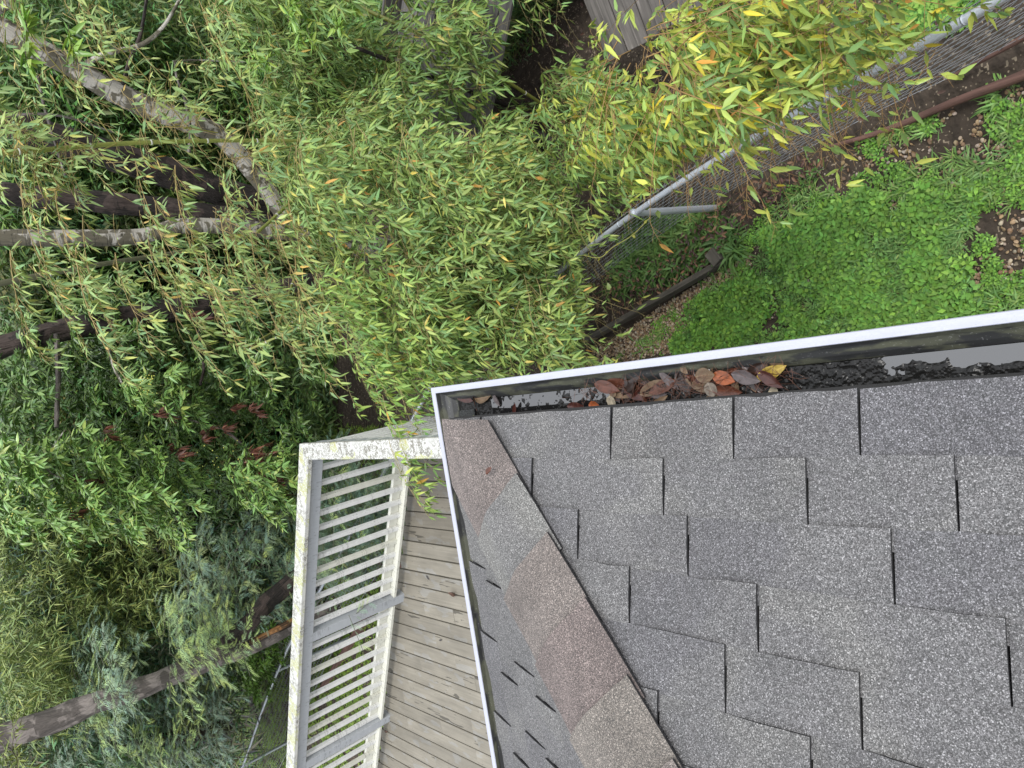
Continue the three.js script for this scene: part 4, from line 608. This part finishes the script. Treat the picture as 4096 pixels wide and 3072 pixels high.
{
  const t = thing('bay_tree', 'glossy green bay tree with a dark slanting trunk, left of the railing', 'tree'), F = new Foliage({ own: 60, ratio: 0.28 });
  limb(t, 'trunk', [out(-150, 1430, 9.1), out(0, 1392, 9), out(221, 1329, 8.9), out(475, 1272, 8.8), out(886, 1209, 8.7), out(1266, 1133, 8.6), out(1700, 1100, 8.6)].reverse(), 0.13, 0.12, barkDark, 14, 0.2);
  limb(t, 'branch', [out(225, 1340, 8.6), out(232, 1500, 8.3), out(228, 1620, 8.1), out(225, 1710, 8)], 0.03, 0.02, barkGrey, 7); limb(t, 'branch', [out(886, 1215, 8.6), out(780, 1370, 8.4), out(815, 1460, 8.3), out(800, 1540, 8.2)], 0.025, 0.015, barkDark, 7); limb(t, 'branch', [out(430, 1380, 8.5), out(470, 1500, 8.2), out(560, 1610, 8), out(760, 1680, 8), out(900, 1720, 7.9)], 0.018, 0.008, barkPale, 6);
  limb(t, 'branch', [out(-40, 1910, 8), out(110, 1900, 8), out(190, 1820, 8.1), out(260, 1720, 8.2)], 0.02, 0.012, barkPale, 6); limb(t, 'branch', [out(170, 1830, 8), out(200, 1890, 7.9), out(300, 1930, 7.9)], 0.012, 0.008, barkPale, 6); limb(t, 'branch', [out(900, 1720, 8), out(1000, 1800, 8.1), out(1080, 1850, 8.3)], 0.02, 0.012, barkGrey, 6);
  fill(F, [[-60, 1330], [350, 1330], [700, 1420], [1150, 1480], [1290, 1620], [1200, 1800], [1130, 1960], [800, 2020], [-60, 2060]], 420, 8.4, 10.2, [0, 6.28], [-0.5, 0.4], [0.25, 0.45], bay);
  fill(F, [[-60, 1700], [300, 1680], [620, 1720], [820, 1860], [760, 2040], [480, 2100], [-60, 2090]], 150, 7.6, 8.5, [W - 1.2, W + 1.2], [-0.4, 0.2], [0.25, 0.42], { ...bay, pal: bayLitTops });
  fill(F, [[450, 1500], [700, 1480], [800, 1600], [620, 1680], [480, 1620]], 24, 7.8, 8.3, [0, 6.28], [-0.4, 0.2], [0.2, 0.35], { ...bay, pal: bayLitTops });
  fill(F, [[900, 1820], [1100, 1760], [1190, 1850], [1150, 2020], [950, 1990]], 42, 7.8, 8.5, [W - 1.2, W + 1.2], [-0.4, 0.2], [0.25, 0.38], { ...bay, pal: bayLitTops });
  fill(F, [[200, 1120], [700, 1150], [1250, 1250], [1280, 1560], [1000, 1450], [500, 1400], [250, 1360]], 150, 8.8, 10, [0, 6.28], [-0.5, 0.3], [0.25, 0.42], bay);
  F.finish(t, 'crown', leafGloss, twigStuff);
  const D = new Foliage({ hi: false, droop: 0.4 }); for (const [x, y, n] of [[850, 1720, 5], [970, 1650, 4], [1000, 1800, 6], [1150, 1960, 4], [700, 1815, 4], [330, 1930, 4], [380, 1750, 3], [1030, 1870, 5], [600, 1640, 3], [770, 1270, 3], [260, 2060, 4]]) for (let i = 0; i < n; i++) spray(D, at(x + R(-60, 60), y + R(-22, 22), R(7.8, 8.4)), R(0, 6.28), R(-0.8, 0.2), 0.1, { ...bay, pal: deadPal, L: [0.05, 0.1], tip: [0.1, 1.3], tilt: 1.2, twiglet: 0.02, skip: 0.5, fan: [2, 4] });
  const before = t.children.length; D.finish(t, 'dead_leaves', leafStuff({ transmission: 0.1 }), twigStuff);
  const dm = t.children[before]; if (dm) dm.userData.label = 'clusters of withered red brown leaves';
  const mb = new MB(); for (let i = 0; i < 110; i++) { const [x, y] = inPoly(pick([[[700, 1800], [1180, 1720], [1180, 2000], [900, 1950]], [[-20, 1850], [300, 1990], [450, 2080], [-20, 2080]], [[560, 1500], [620, 1500], [640, 1600], [560, 1580]]])); const p = at(x, y, 7.62), r = R(0.004, 0.0075), g = new THREE.IcosahedronGeometry(r, 0).translate(p.x, p.y, p.z), q = g.attributes.position; for (let k = 0; k < q.count; k++) { mb.i.push(mb.v(q.getX(k), q.getY(k), q.getZ(k))); } }
  part('flower_buds', mb.geo(), new THREE.MeshStandardMaterial({ color: rgb(0.55, 0.55, 0.12), roughness: 0.7 }), t, 'stuff');
}
{ // bright broad leaf shoots inside the bamboo, top
  const t = thing('shrub', 'bright broad leaved shrub shoots showing between bamboo near the top edge', 'shrub'), F = new Foliage({ own: 80, ratio: 0.3 });
  for (const [x, y, n] of [[1190, 70, 6], [1060, 250, 3], [130, 100, 2], [230, 110, 1], [1330, 60, 2]]) for (let i = 0; i < n; i++) spray(F, at(x + R(-50, 50), y + R(-40, 40), x < 500 ? R(4.2, 4.5) : R(5.7, 6.1)), R(0, 6.28), R(-0.1, 0.4), 0.14, { ...bay, pal: [[0.17, 0.32, 0.05, 0.6], [0.26, 0.38, 0.06, 0.4]], L: [0.06, 0.1], W: [0.24, 0.32], fan: [2, 4] });
  limb(t, 'stem', [out(1190, 90, 5.6), out(1300, 140, 5.4), V(2, -0.6, -4.6)], 0.012, 0.02, barkDark, 6); F.finish(t, 'foliage', leafGloss, twigStuff);
}
{ // olive green narrow leaved trees, left bottom
  const F = new Foliage({ hi: false, own: 0 }), t = thing('willow', 'olive green narrow leaved tree at the left edge, below the bay tree', 'tree');
  const o = { ...bay, fan: [2, 4], L: [0.09, 0.15], W: [0.1, 0.15], spread: 1.6, tip: [0.2, 0.9], pal: [[0.24, 0.31, 0.09, 0.5], [0.18, 0.25, 0.085, 0.3], [0.33, 0.39, 0.13, 0.2]], twiglet: 0.06, hang: 0.5, tilt: 1, tip: [-0.9, 0.7], spread: 2.6 };
  fill(F, [[-60, 2060], [620, 2080], [760, 2180], [620, 2400], [520, 2560], [350, 2560], [-60, 2380]], 460, 10.5, 12.5, [0, 6.28], [-0.5, 0.5], [0.35, 0.6], o);
  fill(F, [[-60, 2560], [180, 2560], [300, 2700], [230, 2880], [60, 2900], [-60, 2860]], 150, 10, 11.4, [0, 6.28], [-0.5, 0.5], [0.3, 0.5], o);
  fill(F, [[-60, 2330], [250, 2380], [330, 2550], [180, 2620], [-60, 2600]], 120, 11.5, 13, [0, 6.28], [-0.5, 0.5], [0.35, 0.55], { ...o, pal: [[0.15, 0.22, 0.08, 0.6], [0.12, 0.19, 0.085, 0.4]] });
  limb(t, 'trunk', [out(200, 2200, 12.4), out(500, 2250, 12.4), out(900, 2250, 12.3), V(-3.4, -1.6, -11.5)], 0.1, 0.2, barkDark, 10); F.finish(t, 'crown', leafA, twigStuff);
  const G = new Foliage({ hi: false }), t2 = thing('shrub', 'small yellow green tuft of leaves in the bottom left corner', 'shrub'); fill(G, [[-40, 2950], [80, 2960], [100, 3060], [-40, 3080]], 12, 7.2, 7.6, [0, 6.28], [-0.3, 0.4], [0.15, 0.25], { ...o, pal: [[0.24, 0.3, 0.07, 1]], L: [0.07, 0.1], fan: [1, 3] }); limb(t2, 'stem', [at(-60, 3000, 7.6), at(30, 2990, 7.4), at(70, 3040, 7.3)], 0.008, 0.004, barkGrey, 6); G.finish(t2, 'foliage', leafA, twigStuff);
}
// feathery fronds: a rib with two rows of fine leaflets
function frond(F, p0, az, el, len, pal) {
  const d = dirOf(az, el), p = p0.clone(), c = shade(pal), n = 9; let prev = p.clone();
  for (let k = 1; k <= n; k++) { p.addScaledVector(d, len / n); d.y -= 0.05; d.normalize(); const t = k / n, l = len * 0.3 * Math.sin(Math.PI * (0.15 + 0.8 * t)), a = Math.atan2(-d.z, d.x); for (const s of [-1, 1]) F.leaf(p.clone(), dirOf(a + s * 0.95, Math.asin(clamp(d.y, -1, 1)) + R(-0.15, 0.15)), V(R(-0.3, 0.3), 1, R(-0.3, 0.3)).normalize(), l, l * 0.2, c); prev = p.clone(); }
}
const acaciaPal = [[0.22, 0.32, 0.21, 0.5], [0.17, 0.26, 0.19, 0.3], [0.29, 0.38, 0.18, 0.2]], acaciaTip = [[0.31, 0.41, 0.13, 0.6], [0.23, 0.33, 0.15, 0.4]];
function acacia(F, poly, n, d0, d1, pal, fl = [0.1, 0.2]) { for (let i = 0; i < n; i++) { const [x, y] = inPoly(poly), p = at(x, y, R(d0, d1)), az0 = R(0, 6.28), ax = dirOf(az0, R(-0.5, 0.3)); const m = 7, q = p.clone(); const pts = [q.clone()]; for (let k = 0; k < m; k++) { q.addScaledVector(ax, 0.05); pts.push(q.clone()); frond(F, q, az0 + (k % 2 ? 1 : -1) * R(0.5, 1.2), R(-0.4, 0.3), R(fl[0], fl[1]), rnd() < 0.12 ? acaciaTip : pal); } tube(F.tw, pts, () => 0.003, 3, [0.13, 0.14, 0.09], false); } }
{
  const t = thing('acacia_tree', 'blue green feathery acacia beside the railing, above the leaning trunk', 'tree'), F = new Foliage({ hi: false, fold: 0.05 });
  acacia(F, [[760, 2200], [1000, 2040], [1200, 2040], [1190, 2330], [1080, 2420], [940, 2540], [820, 2600], [700, 2560], [640, 2480], [700, 2330]], 230, 8.8, 10.2, acaciaPal);
  acacia(F, [[640, 2540], [760, 2520], [1000, 2560], [960, 2680], [760, 2740], [640, 2720]], 26, 8.0, 8.6, acaciaTip); acacia(F, [[350, 2640], [480, 2640], [520, 2860], [380, 2880]], 30, 8.4, 9.2, acaciaPal);
  acacia(F, [[640, 2440], [900, 2440], [920, 2640], [760, 2680], [650, 2600]], 50, 8.6, 9.2, acaciaTip);
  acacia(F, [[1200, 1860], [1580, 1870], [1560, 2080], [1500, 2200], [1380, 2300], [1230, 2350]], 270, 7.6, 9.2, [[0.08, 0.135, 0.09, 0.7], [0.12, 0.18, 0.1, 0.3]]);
  acacia(F, [[1340, 2390], [1420, 2390], [1430, 2470], [1350, 2480]], 4, 6.9, 7.2, acaciaPal, [0.08, 0.13]);
  limb(t, 'trunk', [out(900, 2580, 8.4), out(937, 2555, 8.35), out(1044, 2440, 8.3), out(1127, 2360, 8.3), out(1300, 2250, 8.3)], 0.09, 0.11, barkDark, 12, 0.25); limb(t, 'branch', [out(860, 2520, 9.6), out(900, 2300, 9.4), out(1000, 2100, 9.4)], 0.025, 0.012, barkGrey, 6);
  F.finish(t, 'crown', leafA, twigStuff);
  const t2 = thing('acacia_tree', 'blue grey feathery acacia mass along the bottom edge, below the leaning trunk', 'tree'), G = new Foliage({ hi: false, fold: 0.05 });
  acacia(G, [[330, 2850], [560, 2790], [760, 2720], [900, 2720], [930, 2820], [830, 3100], [150, 3100], [200, 2960]], 260, 10.4, 12.2, [[0.22, 0.3, 0.22, 0.6], [0.16, 0.24, 0.18, 0.4]]);
  acacia(G, [[330, 2460], [480, 2480], [560, 2640], [500, 2800], [360, 2860], [260, 2740], [300, 2560]], 110, 10, 11, acaciaPal);
  acacia(G, [[380, 2760], [470, 2780], [420, 2960], [330, 2960]], 26, 9.6, 10.2, acaciaTip); acacia(G, [[560, 2920], [800, 2920], [760, 3090], [400, 3090]], 30, 10, 10.6, acaciaTip);
  limb(t2, 'trunk', [out(420, 2980, 11.6), out(650, 2960, 11.6), out(820, 2930, 11.8), out(900, 2910, 12.4)], 0.07, 0.12, barkDark, 8); G.finish(t2, 'crown', leafA, twigStuff);
}
{
  const t = thing('leaning_tree', 'grey leaning trunk, split and orange near the railing, bottom left', 'tree');
  limb(t, 'trunk', [out(-200, 3040, 9.6), out(0, 2959, 9.4), out(190, 2889, 9.25), out(380, 2813, 9.1), out(570, 2750, 8.95), out(791, 2661, 8.8), out(950, 2604, 8.65), out(1080, 2550, 8.55), out(1210, 2480, 8.5), out(1330, 2420, 8.5)].reverse(), 0.075, 0.135, barkGrey, 16, 0.16);
  const s = limb(t, 'split_wood', [out(1000, 2572, 8.5), out(1060, 2540, 8.44), out(1130, 2505, 8.4), out(1180, 2478, 8.42)], 0.035, 0.03, barkSplit, 8, 0.3); s.userData.label = 'raw orange wood where the bark has split off';
}
{ // ferny undergrowth at the foot of the front fence and behind
  const F = new Foliage({ hi: false }), t = thing('shrub', 'low leafy undergrowth beyond the front fence, beside the dark hollow', 'shrub');
  fill(F, [[950, 2760], [1040, 2560], [1150, 2480], [1160, 2560], [1090, 2700], [1040, 2800]], 60, 11, 12.4, [0, 6.28], [-0.1, 0.7], [0.2, 0.35], { ...bay, pal: [[0.1, 0.19, 0.03, 0.7], [0.07, 0.13, 0.03, 0.3]], L: [0.05, 0.09], W: [0.3, 0.45] }); limb(t, 'stem', [out(1060, 2640, 12), V(-4.6, -0.6, -11)], 0.01, 0.015, barkDark, 5);
  F.finish(t, 'foliage', leafA, twigStuff);
}
// the wood behind: one mass of foliage on the far side of the hollow
{
  const clump = (pal, L, Wd, n) => { const F = new Foliage({ hi: false }), mb = new MB(); for (let i = 0; i < n; i++) { const d = dirOf(R(0, 6.28), R(-1, 0.5)), q = V(gauss(), gauss(), gauss()).multiplyScalar(0.3); F.emit(mb, { b: q, d, n: V(R(-0.7, 0.7), 1, R(-0.7, 0.7)).normalize(), L: L * R(0.7, 1.3), W: L * Wd, c: shade(pal) }); } return mb.geo(); };
  const kinds = [[clump([[0.17, 0.27, 0.08, 0.6], [0.13, 0.21, 0.08, 0.4]], 0.14, 0.25, 90), 2600, [[-80, 300], [1350, 300], [1350, 2200], [-80, 2200]]], [clump([[0.18, 0.26, 0.15, 0.6], [0.14, 0.21, 0.12, 0.4]], 0.14, 0.16, 90), 1700, [[-80, 1900], [1250, 1900], [1250, 2500], [900, 2600], [860, 3150], [-80, 3150]]], [clump([[0.17, 0.27, 0.08, 0.6], [0.13, 0.22, 0.08, 0.4]], 0.12, 0.2, 90), 2000, [[-80, -80], [2300, -80], [2000, 300], [1350, 560], [1350, 900], [-80, 900]]]];
  kinds.forEach(([g, n, poly], k) => {
    const m = new THREE.InstancedMesh(g, leafA, n); m.name = ['laurel_thicket', 'acacia_thicket', 'bamboo_thicket'][k]; m.castShadow = m.receiveShadow = true; m.userData.kind = 'stuff'; m.userData.label = ['dark laurel foliage filling the wood behind the trees', 'dark feathery foliage filling the wood, bottom left', 'dark foliage behind the bamboo, top'][k];
    const q = new THREE.Quaternion(), M = new THREE.Matrix4();
    for (let i = 0; i < n; i++) { const [x, y] = inPoly(poly); let h = lerp(k === 2 ? 10.8 : 11, k === 2 ? 16 : 19, rnd() ** 0.8), p = out(x, y, h); for (let z = 0; z < 30 && p.y < ground(p.x, p.z) - 0.1; z++) { h *= 0.96; p = out(x, y, h); } const s = h / 9 * R(0.7, 1.3); q.setFromEuler(new THREE.Euler(0, R(0, 6.28), 0)); M.compose(p, q, V(s, s, s)); m.setMatrixAt(i, M); m.setColorAt(i, rgb(...[1, 1, 1].map((c) => c * R(0.7, 1.25)))); }
    scene.add(m);
  });
}
// ------------------------------------------------------------------ yard: weeds, grass, pebbles, litter
function strew(name, label, geos, mats, n, where, size, lift = 0, tilt = 0.2, tones = [0.75, 1.25]) {
  geos.forEach((g, k) => {
    const m = new THREE.InstancedMesh(g, mats[k % mats.length], Math.ceil(n / geos.length)); m.name = k ? `${name}_${String(k).padStart(3, '0')}` : name; m.userData.kind = 'stuff'; m.userData.label = label; m.castShadow = m.receiveShadow = true; const M = new THREE.Matrix4(), q = new THREE.Quaternion();
    for (let i = 0; i < m.count; i++) { const p = where(), s = R(size[0], size[1]); q.setFromEuler(new THREE.Euler(R(-tilt, tilt), R(0, 6.28), R(-tilt, tilt))); M.compose(V(p.x, p.y + lift * s, p.z), q, V(s, s, s)); m.setMatrixAt(i, M); const t = R(tones[0], tones[1]); m.setColorAt(i, rgb(t * R(0.92, 1.08), t, t * R(0.9, 1.1))); }
    scene.add(m);
  });
}
const rosette = (n, L, ratio, pal, up) => { const F = new Foliage({ hi: false, droop: 0.25, fold: 0.1 }), mb = new MB(); for (let i = 0; i < n; i++) { const a = R(0, 6.28), s = R(0.2, 1), d = dirOf(a, R(-0.1, 0.4)); F.emit(mb, { b: V(Math.cos(a) * L * s * 0.8, L * up * (1.2 - s) * R(0.6, 1.2), -Math.sin(a) * L * s * 0.8), d, n: V(R(-0.3, 0.3), 1, R(-0.3, 0.3)).normalize(), L: L * R(0.5, 0.9), W: L * ratio, c: shade(pal) }); } return mb.geo(); };
const tuft = (n, L, pal) => { const F = new Foliage({ hi: false, droop: 0.7, fold: 0.1 }), mb = new MB(); for (let i = 0; i < n; i++) { const d = dirOf(R(0, 6.28), R(0.25, 1.2)); F.emit(mb, { b: V(R(-0.02, 0.02), 0, R(-0.02, 0.02)), d, n: V(-d.x, 0.8, -d.z).normalize(), L: L * R(0.5, 1.1), W: L * 0.055, c: shade(pal) }); } return mb.geo(); };
const weedPal = [[0.135, 0.285, 0.04, 0.5], [0.19, 0.36, 0.055, 0.3], [0.09, 0.21, 0.035, 0.2]], grassPal = [[0.13, 0.25, 0.06, 0.6], [0.2, 0.32, 0.09, 0.4]], mossPal = [[0.2, 0.32, 0.045, 0.7], [0.27, 0.38, 0.06, 0.3]];
const weedPoly = [[2690, 1400], [2760, 1210], [2960, 1130], [3010, 960], [3250, 860], [3450, 780], [3700, 760], [3830, 790], [3960, 760], [3900, 860], [3860, 1000], [3900, 1200], [3960, 1260], [3500, 1320], [3000, 1390]], sparse = [[2450, 1440], [2900, 1060], [3100, 780], [3450, 560], [4140, 300], [4140, 1260], [3300, 1340]];
const bare = [[3640, 600, 120, 70], [3060, 1060, 60, 70], [3110, 1310, 70, 60], [4030, 900, 110, 100], [3880, 560, 110, 60], [4060, 1020, 80, 90], [3420, 640, 90, 50]];
const free = (x, y) => bare.every(([a, b, c, d]) => ((x - a) / c) ** 2 + ((y - b) / d) ** 2 > 0.3 + 1.6 * fbm(x / 60, y / 60, 1 << 20, 561, 3) * (0.6 + 0.8 * rnd()));
const over = (poly, keep = () => true) => () => { for (;;) { const [x, y] = inPoly(poly); if (keep(x, y)) return onGround(x, y); } };
const weedMat = leafStuff({ roughness: 0.6 });
strew('weeds', 'bright green low weeds covering the yard', [rosette(22, 0.034, 0.42, weedPal, 1.1), rosette(18, 0.03, 0.55, weedPal, 1.3), rosette(26, 0.036, 0.34, weedPal, 1)], [weedMat], 2900, over(weedPoly, (x, y) => free(x, y) && rnd() > 0.75 * sstep(3300, 4000, x + 0.5 * (1000 - y)) && fbm(x / 120, y / 100, 1 << 20, 551, 4) > 0.47 + 0.2 * rnd()), [0.4, 1.8]);
strew('weeds_beyond', 'green weeds beyond the fence, top right', [rosette(16, 0.045, 0.4, weedPal, 0.9)], [weedMat], 260, over([[3600, -60], [3960, -60], [3860, 90], [3650, 160]]), [0.6, 1.3]);
strew('weeds_sparse', 'scattered green weeds on the bare soil', [rosette(16, 0.034, 0.42, weedPal, 0.9)], [weedMat], 1100, over(sparse, (x, y) => free(x, y) && fbm(x / 160, y / 160, 1 << 20, 501, 3) > 0.5), [0.5, 1.1]);
strew('dark_weeds', 'darker feathery weeds between the bright ones', [rosette(28, 0.04, 0.2, [[0.09, 0.2, 0.04, 0.7], [0.14, 0.26, 0.06, 0.3]], 0.8), tuft(12, 0.1, grassPal)], [weedMat], 800, over(weedPoly, (x, y) => fbm(x / 170, y / 140, 1 << 20, 571, 3) > 0.47), [0.6, 1.4]);
strew('round_leaf_weeds', 'round leaved weeds among the low weeds', [rosette(7, 0.045, 0.7, [[0.2, 0.38, 0.08, 1]], 1.3)], [weedMat], 110, over(weedPoly), [0.6, 1.1]);
strew('grass', 'long grass blades in the yard', [tuft(16, 0.17, grassPal), tuft(12, 0.13, grassPal), tuft(9, 0.2, grassPal)], [weedMat], 430, over(sparse, (x, y) => free(x, y) && fbm(x / 200, y / 200, 1 << 20, 511, 3) > 0.48), [0.5, 1.1]);
strew('grass_clumps', 'grass clump between the fence and the timber edging', [tuft(20, 0.26, [[0.07, 0.15, 0.035, 0.6], [0.11, 0.2, 0.05, 0.4]])], [weedMat], 130, over([[2540, 900], [2900, 860], [3000, 980], [2800, 1060], [2600, 1140], [2450, 1160]]), [0.7, 1.5]);
const stone = () => { const g = new THREE.IcosahedronGeometry(0.0095, 1), p = g.attributes.position, s = rnd() * 99; for (let i = 0; i < p.count; i++) { const k = 0.75 + 0.5 * noise(p.getX(i) * 90 + s, p.getY(i) * 90 + p.getZ(i) * 60 + 50, 1 << 20, 521); p.setXYZ(i, p.getX(i) * k * 1.25, p.getY(i) * k * 0.6, p.getZ(i) * k); } g.computeVertexNormals(); return g; };
const stoneMats = [[0.33, 0.24, 0.14], [0.2, 0.125, 0.075], [0.4, 0.34, 0.26], [0.15, 0.1, 0.07]].map((c) => new THREE.MeshStandardMaterial({ color: rgb(...c), roughness: 0.6 }));
strew('gravel', 'tan pebbles along the timber edging', [stone(), stone(), stone(), stone()], stoneMats, 3600, over([[2200, 1510], [2420, 1380], [2640, 1230], [2880, 1080], [3000, 1010], [3010, 1080], [2800, 1200], [2720, 1400], [2500, 1450]]), [0.5, 1.2], 0.004, 1);
strew('pebbles', 'pebbles scattered on the bare soil of the yard', [stone(), stone(), stone()], stoneMats, 1500, over(sparse, (x, y) => rnd() < (free(x, y) ? 0.35 : 0.5) && fbm(x / 90, y / 90, 1 << 20, 531, 3) > 0.42), [0.25, 1.2], 0.004, 1);
{
  const lg = () => { const g = deadLeaf(0.038, 0.014, 0.3); return g; }, lm = [[0.085, 0.042, 0.03], [0.06, 0.035, 0.028], [0.17, 0.095, 0.05]].map((c) => new THREE.MeshStandardMaterial({ color: rgb(...c), roughness: 0.55, side: THREE.DoubleSide }));
  strew('leaf_litter', 'brown dead leaves on the soil beside the timber edging', [lg(), lg(), lg()], lm, 1000, over([[2150, 1500], [2200, 1250], [2450, 1080], [2700, 1000], [2950, 780], [3250, 620], [3350, 640], [3000, 900], [2850, 1080], [2500, 1300]]), [0.6, 1.3], 0.1, 0.5);
  strew('leaf_litter_under_bamboo', 'brown litter on the ground under the bamboo', [lg(), lg()], lm, 900, () => { const x = R(0.9, 4), z = R(-8, -1); return V(x, ground(x, z), z); }, [0.8, 1.6], 0.1, 0.5);
}
strew('lawn', 'mossy green grass below the deck railing', [tuft(16, 0.1, mossPal), rosette(18, 0.06, 0.3, mossPal, 0.6)], [weedMat], 15000, () => { for (;;) { const x = R(-12, -0.8), z = R(-19, -5.5), d = (x + 0.37) * 0.75 - (z + 6.2) * 0.66; if (d < 4 && fbm(x * 1.4 + 50, z * 1.4 + 50, 1 << 20, 541, 3) > (d > -0.2 ? 0.3 : 0.42)) return V(x, ground(x, z), z); } }, [0.7, 1.5]);
{ // a yellowing vine on the fence
  const v = thing('vine', 'thin yellow green vine trailing along the chain link fence', 'vine'), F = new Foliage({ own: 0, fold: 0.1 });
  const pts = curve([[2330, 1020], [2400, 1030], [2450, 990], [2530, 940], [2600, 870]].map(([x, y]) => at(x, y, 4.75)), 24); tube(F.tw, pts, () => 0.003, 5, [0.36, 0.36, 0.1], false); for (let k = 2; k < 25; k += 4) F.leaf(pts[k], dirOf(R(0, 6.28), 0), V(R(-1, 1), 1, R(-1, 1)).normalize(), 0.03, 0.018, [0.32, 0.32, 0.05]); for (const [x, y] of [[2630, 840], [2490, 930], [2545, 935], [2450, 1110], [2440, 1160], [2600, 830]]) F.leaf(at(x, y, 4.8), dirOf(R(0, 6.28), 0), V(R(-1, 1), 1, R(-1, 1)).normalize(), 0.055, 0.035, [0.16, 0.22, 0.05]);
  F.finish(v, 'foliage', leafA, twigStuff);
}
renderer.render(scene, camera);
